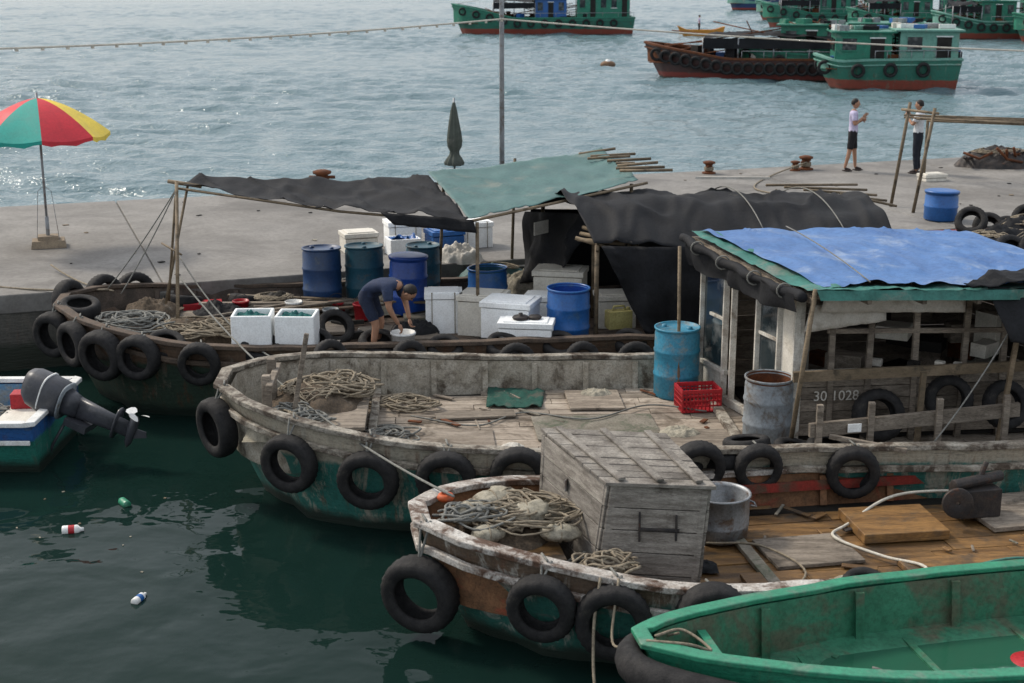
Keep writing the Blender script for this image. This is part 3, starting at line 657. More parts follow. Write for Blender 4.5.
mb.box(C.P(5.9,.6,.64),(.45,.3,.3),5,.2); mb.tube([C.P(5.6,.5,.85),C.P(6.2,.65,.87)],.06,10,5); mb.tube([C.P(5.9,.6,.75),C.P(6.0,.6,1.05)],.03,8,5); mb.lathe([(.02,0),(.16,0),(.16,.05),(.02,.05)],20,5,Matrix.Translation(C.P(5.6,.4,.7))@Matrix.Rotation(1.5,4,'X'),closed=True)
mb.obj("deck_hatches",C.e,bevel=.008)
mb=MB([M("red_stripe_paint",(.28,.035,.025),(.16,.025,.018),6,.6,.4,(.10,.06,.04),.46,3)]); sweep(mb,q,.04,.10,0); mb.obj("coaming",C.e)
ropepath([C.P(6.2,1.0,.58),C.P(5.2,.95,.6),C.P(4.5,.55,.48),C.P(4.2,.2,.5),C.P(4.5,-.3,.48),C.P(4.75,-.7,.52),C.P(4.6,-1.1,.48),C.P(4.55,-1.45,.85)],.016,ropew,"water_hose")
ropepath([C.P(6.2,-1.2,.58),C.P(5.3,-1.35,.85),C.P(4.7,-1.0,.55),C.P(4.4,-.9,.48)],.013,tarp_green,"green_rope")
ropepath([C.P(2.6,-.9,.46),C.P(3.0,-1.1,.46),C.P(3.6,-.6,.5),C.P(3.4,.1,.5),C.P(2.9,.3,.48)],.012,ropem)
cloth(C.P(4.0,-.8,.46),.2,.14,.06,sack,seed=61); cloth(C.P(2.7,-.2,.46),.16,.12,.05,tarp_black,seed=62); bucket(C.P(3.0,1.0,.46),.12,.2,greyplastic)
mb=MB([deckC]); slab(mb,.3,1.3,-.6,.6,.76,.04,0,C); mb.obj("foredeck",C.e)
netheap(C.P(.85,.2,.78),.5,.6,.16,name="net_heap",seed=9)
for i_,(u,tt,z,r_) in enumerate(((.5,.1,1.08,.15),(.9,.5,1.06,.15),(1.05,.0,1.08,.16),(.62,-.28,1.02,.12),(1.35,.35,.95,.17),(1.45,.75,.86,.15),(.75,.30,1.12,.13),(1.3,-.25,.98,.14))):
    mb=MB([sack,ropem]); mb.ell((0,0,0),(r_*1.35,r_*1.05,r_*.62),0,22,14,fn=lambda q:q*(1+.22*noise.noise(q*2.3+V((u*5,0,0)))+.08*noise.noise(q*6+V((u*5,0,0)))))
    mb.tube([(math.cos(a)*.01,math.cos(a)*(r_+.004),math.sin(a)*(r_*.62+.006)) for a in np.linspace(0,6.28,16)],.008,5,1)
    mb.obj("sandbag",loc=C.P(u,tt,z-.05),rot=(U(-.2,.2),U(-.2,.2),U(0,3)))
mb=MB([orange]); mb.lathe([(.03,-.03),(.07,-.02),(.085,0.01),(.07,.04),(.035,.045)],20,0,closed=True); mb.obj("orange_float",loc=C.P(.3,.3,1.12))
ropepile(C.P(.95,.1,.98),.5,.10,18,.011,ropem); ropepile(C.P(1.6,-.5,.5),.35,.2,14,.012,ropeg); ropepile(C.P(1.6,-.9,.82),.28,.08,10,.012,ropem); ropepile(C.P(.5,.0,1.02),.32,.08,9,.012,ropeg)
for u,dz,sc in ((.03,.6,1.25),(1.0,.32,1.05),(1.58,.32,1.15),(2.4,.16,1.08)): fend(C,u,-1,dz,sc,off=.1)
tyre(C.P(3.8,-1.48,.72),(0,-.5,1),.7)
tyre(C.P(2.2,1.62,.82),(0,.3,1),.9); tyre(C.P(3.0,1.64,.78),(.1,.3,1),.9); tyre(C.P(3.5,1.68,.8),(-.1,.4,1),.85)
mb=MB([wood_grey,white,darkmetal])
mb.beam(C.P(4.5,1.75,1.1),C.P(7.0,1.8,1.2),.06,.16,0); 
for u in (4.6,5.2,6.0,6.8): mb.beam(C.P(u,1.72,.6),C.P(u,1.72,1.4),.07,.06,0)
mb.beam(C.P(4.7,1.66,1.05),C.P(5.4,1.2,1.0),.05,.05,0); mb.box(C.P(5.0,1.69,1.12),(.16,.012,.1),1,C.a)
mb.obj("side_railing",C.e,bevel=.008)

# ------------------------------------------------------------------ BOAT D (green)
zD=smooth_interp([0,.6,1.5,6],[1.04,1.0,.95,.93]); wD=smooth_interp([0,.2,.6,1.2,2,3,6],[.10,.28,.47,.68,.86,.95,.98],.12)
Dd=Boat("green_rowing_boat",(1.0,9.96),10.5,6,wD,zD,.5)
Dd.hull(hullD,greenpaint,greeninner,greeninner,plank=0,ribs=.9,capw=.13,caph=.045,wob=.014)
mb=MB([greeninner,redpl,greenpaint]); 
vs=[];us=np.arange(.15,5.9,.2)
for u in us:
    w=max(Dd.w(u)-.13,.02); vs+=[Dd.P(u,-w,.53),Dd.P(u,-w*.4,.47+.01*math.sin(u*5)),Dd.P(u,w*.4,.47),Dd.P(u,w,.53)]
mb.add(vs,[(i*4+k,i*4+k+1,i*4+5+k,i*4+4+k) for i in range(len(us)-1) for k in range(3)],0,True)
slab(mb,.55,.62,-.35,.35,.6,.3,2,Dd)
mb.lathe([(0,.012),(.16,.012),(.17,0)],24,1,Matrix.Translation(Dd.P(3.35,.1,.49)))
for k in range(4): mb.beam(Dd.P(1.5+k*1.0,-.68,.5),Dd.P(1.5+k*1.0,.68,.5),.06,.03,0)
for k in range(16): mb.box(Dd.P(U(1,5),U(-.5,.5),.50),(U(.02,.12),U(.02,.06),.015),0 if k%3 else 2,U(0,3))
mb.obj("inner_floor",Dd.e)
bm_,bn,bl,bb=nt("bilge_water"); bb.inputs["Base Color"].default_value=(.02,.09,.055,1); bb.inputs["Roughness"].default_value=.05
bp=bn.new("ShaderNodeBump"); bp.inputs["Distance"].default_value=.01; bp.inputs["Strength"].default_value=.4; bl.new(noi(bn,bl,mapping(bn,bl,(1,1,1)),5,2,.4),bp.inputs["Height"]); bl.new(bp.outputs[0],bb.inputs["Normal"])
mb=MB([bm_]); us=np.arange(1.2,5.7,.25); vs=[]
for u in us: w=(Dd.w(u)-.3)*min(1,(u-1.1)*1.2+.1)*(1+.15*math.sin(u*4)); vs+=[Dd.P(u,-w,.497),Dd.P(u,w,.497)]
mb.add(vs,[(i*2,i*2+1,i*2+3,i*2+2) for i in range(len(us)-1)],0,True); mb.obj("bilge_puddle",Dd.e)
ropepile(Dd.P(2.0,-.1,.5),.25,.05,7,.011,ropeg)
mb=MB([rubber])
pts=[Dd.P(.30,.42,.98),Dd.P(.10,.30,.97),Dd.P(-.05,.12,.96),Dd.P(-.08,-.06,.94),Dd.P(.0,-.24,.92),Dd.P(.22,-.42,.90),Dd.P(.5,-.56,.87),Dd.P(.85,-.70,.83),Dd.P(1.1,-.78,.80)]
mb.tube([p+V((-.04,-.05,-.05)) for p in pts],[.05,.08,.11,.13,.14,.14,.14,.12,.07],16,0); mb.obj("rubber_bow_fender",Dd.e,sub=1)
ropepath([Dd.P(.1,0,1.06),Dd.P(.35,.1,1.04),Dd.P(.5,-.15,.98),Dd.P(.3,-.2,1.07),Dd.P(0,-.1,1.08)],.012,ropem)
ropepath([C.P(1.45,-1.3,.92),C.P(1.35,-1.5,.5),V((.72,10.75,.1)),V((.95,10.25,.3)),Dd.P(.1,0,1.03)],.014,ropem)
ropepath([C.P(1.6,-1.35,.92),V((.85,11.0,.5)),V((1.0,10.5,.75)),V((1.3,10.15,1.0))],.012,ropem)

# ------------------------------------------------------------------ BOAT E (small blue with outboard)
zE=smooth_interp([0,6],[.66,.62]); wE=smooth_interp([0,5],[.98,.98])
E=Boat("skiff_boat",(-5.82,17.35),180,5,wE,zE,.3)
blueinner=M("skiff_inner_blue",(.09,.22,.36),(.06,.16,.27),4,.65,.15,(.2,.22,.22),.42,3)
hullE=hullmat("hull_skiff",(.02,.10,.30),(.02,.17,.13),(.25,.30,.29),.45,wear=.34,rusta=.25)
E.hull(hullE,white,blueinner,blueinner,plank=.25,ribs=0,capw=.12,rake=0,flare=.12,rail=False)
mb=MB([white,blueinner,cream,darkmetal,redpl]); 
for side in (1,-1): sweep(mb,[E.P(u,side*.985,.45) for u in np.arange(0.02,5,.5)],.03,.06,0)
slab(mb,.3,.75,-.85,.85,.42,.04,2,E); slab(mb,1.6,1.9,-.85,.85,.48,.04,0,E); mb.box(E.P(1.1,.4,.45),(.4,.3,.25),0,.2); mb.box(E.P(.55,-.5,.56),(.35,.25,.2),4,.1)
mb.obj("skiff_fittings",E.e,bevel=.01)
ropepile(E.P(.9,-.3,.36),.3,.1,8,.012,ropeg)
om=M("outboard_black",(.035,.037,.045),(.05,.052,.06),3,.45,.05,(.10,.10,.10),.33,6,spec=.5)
mb=MB([om,greyplastic,white])
def loft(mb,secs,mi,n=20,e=3.0):
    vs=[];fs=[]
    for (x,y,z,a,b_) in secs:
        for k in range(n):
            th=2*math.pi*k/n; cc,ss_=math.cos(th),math.sin(th)
            vs.append((x+a*math.copysign(abs(cc)**(2/e),cc),y+b_*math.copysign(abs(ss_)**(2/e),ss_),z))
    for i in range(len(secs)-1):
        for k in range(n): fs.append((i*n+k,i*n+(k+1)%n,(i+1)*n+(k+1)%n,(i+1)*n+k))
    fs.append(tuple(range(n))); fs.append(tuple((len(secs)-1)*n+k for k in range(n)))
    mb.add(vs,fs,mi,True)
loft(mb,[(0,0,.18,.17,.15),(0,0,.22,.2,.17),(.01,0,.4,.215,.18),(.0,0,.56,.20,.17),(-.02,0,.64,.15,.13),(-.03,0,.655,.08,.07)],0)
loft(mb,[(0,0,.172,.202,.172),(0,0,.19,.207,.177)],1); loft(mb,[(0,0,.40,.218,.183),(0,0,.415,.218,.183)],2); loft(mb,[(.0,0,.0,.11,.08),(0,0,.17,.15,.12)],0)
loft(mb,[(-.02,0,-.62,.09,.025),(-.01,0,-.3,.1,.04),(0,0,.02,.12,.07)],0)
loft(mb,[(-.03,0,-.45,.18,.09),(-.03,0,-.43,.18,.09)],0)
mb.tube([(.18,0,-.62),(.12,0,-.62),(-.05,0,-.62),(-.15,0,-.62),(-.19,0,-.62)],[.01,.04,.055,.05,.03],14,0)
mb.add([(.08,-.006,-.62),(-.06,-.006,-.62),(-.08,-.006,-.78),(-.02,-.006,-.8),(.08,.006,-.62),(-.06,.006,-.62),(-.08,.006,-.78),(-.02,.006,-.8)],[(0,1,2,3),(4,5,6,7),(0,1,5,4),(1,2,6,5),(2,3,7,6),(3,0,4,7)],0)
for k in range(3):
    a=k*2.094+.4; r_=Matrix.Rotation(a,3,'X'); vs=[]
    for (rr,ww,tw) in ((.03,.03,.5),(.07,.055,.45),(.11,.06,.35),(.135,.03,.3)):
        for s_ in (-1,1): vs.append(V((-.22+s_*ww*math.sin(tw),0,-.62))+r_@V((0,s_*ww*math.cos(tw),rr)))
    mb.add(vs,[(i*2,i*2+1,i*2+3,i*2+2) for i in range(3)],2,True)
mb.box((.16,0,-.05),(.08,.26,.26),0); mb.tube([(.16,0,.1),(.5,.05,.15),(.7,.06,.16)],.018,8,0)
mot=mb.obj("outboard_motor")
ax=V((-.87,.20,.36)).normalized(); fwd=V((0,0,-1)); xx=(fwd-ax*fwd.dot(ax)).normalized(); yy=ax.cross(xx)
mot.matrix_world=Matrix.Translation((-5.40,17.0,.70))@Matrix((( xx.x,yy.x,ax.x,0),(xx.y,yy.y,ax.y,0),(xx.z,yy.z,ax.z,0),(0,0,0,1)))@Matrix.Scale(1.17,4)

# ------------------------------------------------------------------ BOAT A (far, by the pier)
zA=smooth_interp([0,.8,1.8,3,16],[1.34,1.22,1.08,1.02,1.02]); wA=smooth_interp([0,.3,.8,1.5,2.2,3.2,14,16],[.3,.95,1.45,1.78,1.95,2.05,2.15,1.9],.15)
A=Boat("tarp_covered_fishing_boat",(-6.55,20.15),8,15,wA,zA,.8)
A.hull(hullA,capA,innerA,deckA,plank=.26,ribs=.6,wob=.03,capw=.14)
mb=MB([capA,wood_grey,plyw,redpl,darkvoid,cloth_w,bamboo])
slab(mb,1.0,1.15,-1.6,1.6,.81,.2,0,A); slab(mb,4.3,5.4,-1.1,-.2,.812,.06,1,A,.05); slab(mb,5.0,6.6,.2,1.3,.812,.05,2,A,-.03); slab(mb,3.0,4.1,-.5,.4,.812,.05,1,A,.08)
slab(mb,1.3,2.6,-.8,.9,.812,.12,1,A); slab(mb,1.6,2.2,1.2,1.5,.812,.15,3,A,.1)
for k in range(14): mb.beam(A.P(U(1.5,3),U(-.3,1.6),.9+k*.012),A.P(U(3.4,6),U(-.2,1.7),.88+k*.012),U(.05,.12),.03,random.choice([1,1,6,0]))
for k in range(55): mb.box(A.P(U(1.2,8),U(-1.7,1.7),.85),(U(.05,.35),U(.04,.2),U(.02,.1)),random.choice([0,1,2,4,5,4]),U(0,3))
mb.obj("deck_clutter_boards",A.e,bevel=.006)
netheap(A.P(1.9,-.7,.85),.75,.55,.28,seed=14); ropepile(A.P(2.2,-1.0,1.0),.45,.18,18,.014,ropem); ropepile(A.P(1.0,-.6,1.1),.5,.15,16,.014,ropeg); netheap(A.P(3.0,1.2,.85),.5,.4,.2,seed=22,m=darkvoid)
ropepile(A.P(3.2,-1.2,.85),.35,.1,8,.013,ropeg); cloth(A.P(2.2,.7,.85),.45,.35,.22,tarp_black,seed=33); cloth(A.P(1.2,.6,1.0),.4,.4,.18,netm,seed=35); cloth(A.P(4.6,.9,.85),.4,.3,.2,sack,seed=37)
cloth(A.P(5.1,-.6,.85),.35,.3,.15,tarp_black,seed=38); cloth(A.P(6.4,.3,.85),.4,.3,.2,cloth_w,seed=39)
for k in range(5): bucket(A.P(U(2.4,4.6),U(.2,1.5),.83),U(.1,.15),U(.18,.28),random.choice([white,blue_m,redpl,greyplastic]))
for u,dz,sc in ((.0,.35,1.1),(.4,.3,1.1),(.8,.3,1.15),(1.3,.22,1.05),(2.1,.18,1.0)): fend(A,u,-1,dz,sc)
for u in (.1,.5,.9): fend(A,u,1,.1,1.05,rp=False)
tyre(A.P(.3,-.3,1.3),(.1,-.2,1),1,"spare_tyre")
for u,t_ in ((1.6,-1.5),(2.9,-1.8),(3.6,-1.6),(4.5,-1.85)): tyre(A.P(u,t_,1.0),(.15,-.4,1),.95)
for u in (5.4,6.2,7.0,8.0): tyre(A.P(u,-2.02,.95),(.1,-.5,1),.85)
for u,t_ in ((2.6,1.4),(1.6,1.5)): tyre(A.P(u,t_,.95),(.1,.2,1),1,"spare_tyre")
tyre((-2.55,19.9,1.0),(.3,-.7,.6),.95,"spare_tyre")
mb=MB([bamboo,galv,ropeg])
mb.tube([(-4.75,19.6,1.0),(-4.95,20.9,2.98)],.026,8); mb.tube([(-5.25,21.2,1.1),(-5.0,21.0,2.75)],.02,8); mb.tube([(-5.15,20.6,1.2),(-4.8,21.0,2.95)],.02,8)
mb.tube([(-5.3,21.2,2.0),(-4.8,20.3,2.0)],.015,6); mb.tube([(-5.1,21.0,2.97),(-4.6,20.95,2.9)],.03,8)
mb.obj("bow_frame",A.e)
rope((-4.95,20.95,2.9),(-5.8,20.6,1.35),.05,.01,ropeg,"rigging_line"); rope((-4.95,20.95,2.9),(-6.1,21.0,1.35),.05,.01,ropeg,"rigging_line")
rope((-5.0,20.9,1.9),(-3.0,18.0,1.0),.25,.012,ropeg,"rigging_line")
rope((-4.95,20.5,1.7),(-.55,12.6,1.2),.35,.013,ropeg,"mooring_rope",26)
# canopy
can=empty("awning",(-2,21,0))
mb=MB([tarp_black,tarp_teal,ropeg])
mb.patch([(-4.85,20.9,2.92),(-.62,20.1,2.56),(-1.35,22.9,2.80),(-4.8,21.75,2.95)],70,30,.13,.06,1.6,0,seed=4)
mb.patch([(-.62,20.12,2.58),(1.95,21.9,2.86),(1.55,24.6,2.98),(-1.36,22.95,2.83)],50,44,.07,.04,1.5,1,seed=3)
mb.patch([(-1.9,20.3,2.62),(-.55,20.06,2.55),(-.5,20.03,2.36),(-1.7,20.2,2.46)],16,4,0,.05,4,0,seed=7)
mb.obj("awning_tarp",can,solid=.006)
mb=MB([bamboo])
mb.tube([(-4.95,20.9,2.88),(-2.5,20.5,2.60),(-.6,20.12,2.50)],.02,8); mb.tube([(-.6,20.12,2.52),(2.1,22.0,2.80)],.022,8)
mb.tube([(-.5,20.3,.8),(-.5,20.15,2.5)],.026,8); mb.tube([(.0,24.0,1.2),(.05,24.2,2.9)],.026,8); mb.tube([(-1.2,22.7,.8),(-1.1,22.8,2.68)],.026,8)
mb.tube([(1.8,21.8,.8),(1.85,21.9,2.8)],.028,8); mb.tube([(-1.2,22.8,2.68),(1.7,24.7,2.88)],.025,8)
for k in range(8): mb.tube([(1.3+k*.08+U(-.2,.1),24.3-k*.3,2.96),(1.95+k*.06+U(-.2,.2),24.5-k*.34+U(-.1,.1),2.99+U(-.03,.05))],.024,7)
mb.obj("awning_poles",can)
# shelter
sh=empty("tarp_shelter",(3,21,0))
mb=MB([tarp_black,tarp_teal,bamboo,cloth_w,lightframe])
def arch(X,v):
    y0=19.55+.10*(X); y1=22.9+.20*(X-.3)
    y=y0+(y1-y0)*v
    z=2.22+.50*math.sin(math.pi*min(1,max(0,v*.96+.02)))**.7-.035*X
    return V((X,y,z))
nu,nv=120,50; vs=[]
for j in range(nv+1):
    for i in range(nu+1):
        v=j/nv; X=.25+(i/nu)*5.3+ (1-v)*.9*(1-i/nu); p=arch(X,v)
        cr=noise.noise(V((p.x*1.9,p.y*.7,4.4)))
        p.z+=noise.noise(p*1.5)*.09+noise.noise(V((p.x*5,p.y*1.2,0)))*.04+.06*abs(math.sin(X*2.4+.3*math.sin(p.y)))+.05*(1-min(1,abs(cr)*7)); vs.append(p)
fs=[(j*(nu+1)+i,j*(nu+1)+i+1,(j+1)*(nu+1)+i+1,(j+1)*(nu+1)+i) for j in range(nv) for i in range(nu)]
mb.add(vs,fs,0,True)
mb.patch([(1.25,19.6,2.26),(3.6,19.85,2.2),(3.6,19.75,1.05),(1.9,19.55,1.0)],30,24,0,.13,2.2,0,seed=3)
mb.patch([(.25,22.9,2.2),(1.3,20.9,2.5),(.7,21.5,1.45),(.15,22.85,1.0)],16,24,0,.12,2.2,0,seed=5)
mb.patch([(.3,22.9,2.25),(5.7,23.9,2.0),(5.7,24.0,.9),(.3,23.0,.9)],40,12,0,.06,2,0,seed=6)
mb.obj("shelter_tarp",sh,solid=.008)
mb=MB([bamboo,cloth_w,plyw])
for X in (1.2,2.6,4.2,5.4): mb.tube([arch(X,v)-V((0,0,.07)) for v in np.linspace(0,1,12)],.025,7)
for X,v in ((1.2,.02),(1.25,.5),(.5,.95),(3,.02),(5,.02)): q=arch(X,v); mb.tube([(q.x,q.y,.8),(q.x,q.y,q.z-.05)],.033,8)
for k in range(4): mb.tube([(.9+k*.05,19.9+k*.3,2.25+U(-.02,.1)),(1.5+k*.1,19.75+k*.1,2.22+U(-.05,.05))],.03,7)
for k in range(5): mb.tube([(4.2+k*.3,23.0+U(0,.5),2.56-k*.03),(5.9+k*.12,24.2-k*.2,2.45-k*.06)],.022,7)
mb.hexa([(2.9,22.4,2.80),(4.1,22.5,2.78),(4.2,23.1,2.70),(3.1,23.0,2.72)],[(2.9,22.4,2.84),(4.1,22.5,2.82),(4.2,23.1,2.74),(3.1,23.0,2.76)],1)
mb.box((.45,21.7,2.15),(.35,.02,.2),1,.9)
mb.obj("shelter_frame",sh)
rope(arch(3.2,.95)+V((0,0,.12)),arch(3.6,.05)+V((0,0,.14)),-.35,.01,ropeg,"tarp_line"); rope(arch(4.4,.95)+V((0,0,.12)),arch(4.8,.05)+V((0,0,.14)),-.35,.01,ropeg,"tarp_line")
dA=.8
barrel((-3.0,22.0,dA),.31,.98,blue_d,'closed'); barrel((-2.35,22.2,dA),.31,.98,teal_d,'closed'); barrel((-1.63,21.7,dA),.30,.88,blue_r,'lid')
barrel((-.38,22.2,dA),.32,.62,blue_m,'open',"plastic_tub",teal_d,ribs=(.5,)); barrel((.8,19.75,dA),.31,.84,blue_m,'open',"plastic_barrel",blue_r)
barrel((-1.45,22.7,dA),.28,.9,teal_d,'closed')
tealfill=M("teal_net",(.02,.13,.125),(.015,.08,.08),20,.9,.6)
foambox((-3.56,18.98,dA),.54,.5,.66,.05,lid=False,fill=tealfill); foambox((-2.96,19.03,dA),.54,.5,.64,-.03,lid=False,fill=tealfill)
foambox((-1.02,20.6,dA),.56,.5,.60,.05,rope_=True); foambox((-.42,20.45,dA),.68,.6,.60,-.25,m=cream); foambox((-.02,19.95,dA),.76,.62,.62,-.3); foambox((.2,19.32,dA+.02),.78,.42,.44,-.12,m=foam)
foambox((.75,21.5,dA),.8,.6,.75,-.2,m=cream); foambox((.5,20.8,dA),.62,.45,.5,-.2,m=foam); foambox((1.55,20.9,dA),.6,.5,.5,.1,m=cream)
mb=MB([darkmetal]); mb.lathe([(0,.0),(.1,.0),(.12,.03),(.1,.05),(.03,.05),(.03,.09),(0,.09)],20,0); mb.obj("iron_lid",loc=(.12,19.3,1.28)); 
mb=MB([darkmetal]); mb.lathe([(0,.0),(.08,.0),(.1,.03),(.08,.05),(0,.05)],20,0); mb.obj("iron_lid",loc=(.32,19.32,1.28))
mb=MB([yellow]); mb.box((0,0,.14),(.36,.2,.26),0); mb.tube([(-.1,0,.26),(-.08,0,.33),(.08,0,.33),(.1,0,.26)],.018,8); mb.tube([(.14,0,.26),(.15,0,.31)],.03,10); mb.obj("jerry_can",loc=(1.55,20.1,.95),rot=(0,0,.3),bevel=.03)
bucket((-1.50,18.98,dA+.0),.17,.38,white)
for (x,y,a,m_,h_) in ((-1.95,25.0,.3,foam,.5),(-1.2,24.9,.4,blue_m,.35),(-.7,25.2,.35,foam,.45),(-2.7,24.7,.35,cream,.35)):
    foambox((x,y,1.2),.62,.5,h_,a,m=m_,rope_=(m_ is foam))
foambox((-1.9,24.4,1.2),.55,.42,.3,.35,m=foam,lid=False,fill=blue_m)
netheap((-.3,23.4,1.0),.6,.35,.2,m=tarp_teal,seed=31,name="folded_tarp"); cloth((-.9,23.9,1.2),.4,.3,.25,cloth_w,seed=44); cloth((.3,22.9,.9),.5,.3,.3,sack,seed=45)

# ------------------------------------------------------------------ red skiff & clutter at right by the pier
zF=smooth_interp([0,.5,6],[1.25,1.18,1.15]); wF=smooth_interp([0,.4,1,6],[.2,.55,.75,.8])
Fb=Boat("red_skiff_boat",(9.3,26.2),200,4.2,wF,zF,.7)
redp=M("red_paint",(.30,.035,.022),(.18,.025,.018),4,.5,.2,(.1,.06,.04),.4,3)
Fb.hull(hullmat("hull_red",(.3,.04,.02),(.04,.09,.07),(.2,.15,.1),.9),redp,innerC,deckA,ribs=.7)
netheap((8.9,24.9,1.0),1.3,.7,.5,m=tarp_black,seed=41,name="tarp_heap"); netheap((9.9,26.4,1.0),1.0,.7,.5,m=tarp_black,seed=43,name="tarp_heap")
zG=smooth_interp([0,.5,8],[1.2,1.12,1.1]); wG=smooth_interp([0,.4,1,8],[.3,.8,1.05,1.1])
Gb=Boat("dark_workboat",(6.9,23.75),13,7.5,wG,zG,.7); Gb.hull(hullA,capA,innerA,deckA,ribs=.7)
for k in range(9): tyre((7.3+k*.42,23.5+U(-.1,.3)+k*.12,1.1+U(-.1,.25)),(U(-.4,.4),-.7,U(.3,1)),1.05,"spare_tyre")
for k in range(6): tyre((8.6+k*.4,26.3+U(-.1,.2)+k*.12,1.25+U(-.05,.2)),(U(-.4,.4),-.6,U(.5,1)),1.0,"spare_tyre")

# ------------------------------------------------------------------ PIER FURNITURE
ue=empty("beach_umbrella",(-8.3,25.1,1.2))
cols=[("um_red",(.55,.035,.05)),("um_teal",(.02,.30,.25)),("um_yellow",(.75,.56,.07)),("um_blue",(.10,.16,.42)),("um_white",(.7,.7,.68))]
um=[M(n_,c_,tuple(x*.8 for x in c_),3,.65,.15,soft=.2,fine=.9) for n_,c_ in cols]
mb=MB(um+[galv]); seq=[2,3,4,1,0,1,0,2]
c0=V((-8.3,25.1,0)); NP=8; ph0=.34
for k in range(NP):
    vs=[];nr,na=8,6
    for i in range(nr+1):
        for j in range(na+1):
            r_=i/nr; a=2*math.pi*(k+j/na)/NP+ph0; sc=1-.07*r_*math.sin(math.pi*j/na)
            z=3.84-.62*r_**1.6-.05*r_*math.sin(math.pi*j/na)*r_
            vs.append(c0+V((math.cos(a)*1.2*r_*sc,math.sin(a)*1.2*r_*sc,z)))
    mb.add(vs,[(i*(na+1)+j,i*(na+1)+j+1,(i+1)*(na+1)+j+1,(i+1)*(na+1)+j) for i in range(nr) for j in range(na)],seq[k],True)
    vv=[]
    for j in range(na+1):
        p=V(vs[nr*(na+1)+j]); vv+=[p,p-V((0,0,.07+.02*math.sin(j*2)))]
    mb.add(vv,[(2*j,2*j+1,2*j+3,2*j+2) for j in range(na)],seq[k],True)
    a=2*math.pi*k/NP+ph0; mb.tube([c0+V((0,0,3.3)),c0+V((math.cos(a)*.6,math.sin(a)*.6,3.5))],.007,5,5)
    mb.tube([c0+V((0,0,3.80)),c0+V((math.cos(a)*.65,math.sin(a)*.65,3.56)),c0+V((math.cos(a)*1.18,math.sin(a)*1.18,3.2))],.006,5,5)
mb.tube([c0+V((0,0,1.2)),c0+V((0,0,3.93))],.022,10,5)
mb.obj("canopy",ue)
mb=MB([M("base_stone",(.30,.24,.17),(.2,.16,.12),5,.9,.3),galv]); mb.box(c0+V((0,0,1.27)),(.6,.45,.13),0,.3,taper=.92); mb.box(c0+V((0,0,1.37)),(.35,.3,.08),0,.3); mb.tube([c0+V((0,0,1.4)),c0+V((0,0,1.75))],.035,10,1)
for s_ in (-.2,.2): mb.tube([c0+V((s_,0,1.33)),c0+V((s_*.6,0,2.2)),c0+V((0,0,2.3))],.006,5,1)
mb.obj("base",ue,bevel=.02)
mb=MB([M("closed_umbrella_cloth",(.085,.10,.085),(.06,.07,.06),4,.85,.3,(.14,.14,.12),.35,3),galv]); vs=[]
prof=[(0,2.98),(.03,2.9),(.07,2.72),(.11,2.45),(.145,2.2),(.165,2.0),(.15,1.85),(.10,1.74),(.11,1.66),(.17,1.56),(.22,1.46),(.2,1.40)]
n=36
for (r_,z) in prof:
    for k in range(n): a=2*math.pi*k/n; q=r_*(1+.16*math.cos(a*8)+.06*math.sin(a*3+z*4)); vs.append(V((-1.4+math.cos(a)*q,34.6+math.sin(a)*q,z)))
mb.add(vs,[(i*n+k,i*n+(k+1)%n,(i+1)*n+(k+1)%n,(i+1)*n+k) for i in range(len(prof)-1) for k in range(n)],0,True)
mb.tube([(-1.4,34.6,1.2),(-1.4,34.6,3.02)],.025,8,1); mb.lathe([(0,.1),(.2,.1),(.22,0)],20,1,Matrix.Translation((-1.4,34.6,1.2))); mb.obj("closed_umbrella")
mb=MB([galv]); mb.tube([(-.25,35.4,1.2),(-.25,35.4,9.5)],[.065,.05],14); mb.box((-.25,35.4,1.22),(.35,.35,.04),0); mb.box((-.25,35.36,5.3),(.1,.1,.3),0); mb.box((-.25,35.4,4.82),(.2,.05,.05),0); mb.obj("lamp_pole",bevel=.005)
mb=MB([ropew]); pc=cat((-11.5,25,4.62),(-.25,35.35,4.85),.12,60); mb.tube(pc,.022,6)
for p in pc[::2]: mb.box(p-V((0,0,.035)),(.06,.035,.055),0)
mb.tube(cat((-.25,35.35,4.85),(14,34,4.1),.1,30),.022,6); mb.obj("overhead_cable")
def bollard(x,y,sc=1,z=1.2):
    mb=MB([rust,ropem]); mb.lathe([(0,0),(.22,0),(.22,.04),(.13,.06),(.11,.25),(.13,.3),(.2,.33),(.2,.38),(.1,.41),(0,.41)],22,0); mb.tube([(-.28,0,.25),(.28,0,.25)],.035,8,0)
    for k in range(3): mb.tube([(math.cos(a)*.14,math.sin(a)*.14,.12+k*.04) for a in np.linspace(0,6.28,16)],.022,6,1)
    o=mb.obj("mooring_bollard",loc=(x,y,z),rot=(0,0,U(0,2))); o.scale=(sc,)*3
bollard(-4.3,32.1,1.05); bollard(4.8,34.6,.75); bollard(7.3,35.3,.85); bollard(7.0,35.1,.6); bollard(-12,28.5)
barrel((8.5,27.95,1.2),.33,.55,blue_m,'lid',"plastic_barrel",ribs=(.5,)); foambox((9.9,33.4,1.2),.6,.4,.16,.3,m=cream)
netheap((12.3,35.9,1.2),1.1,.6,.42,m=darkmetal,seed=51,name="anchor_chain_heap")
mb=MB([rust,darkmetal]); 
for k in range(16):
    a=U(0,3); p=V((12.3+U(-1,1),35.8+U(-.5,.5),1.45)); mb.tube([p+V((math.cos(a)*.4,math.sin(a)*.4,U(-.1,.2))),p,p+V((-math.cos(a)*.3,-math.sin(a)*.3,U(0,.3)))],.035,6,k%2)
mb.obj("scrap_iron")
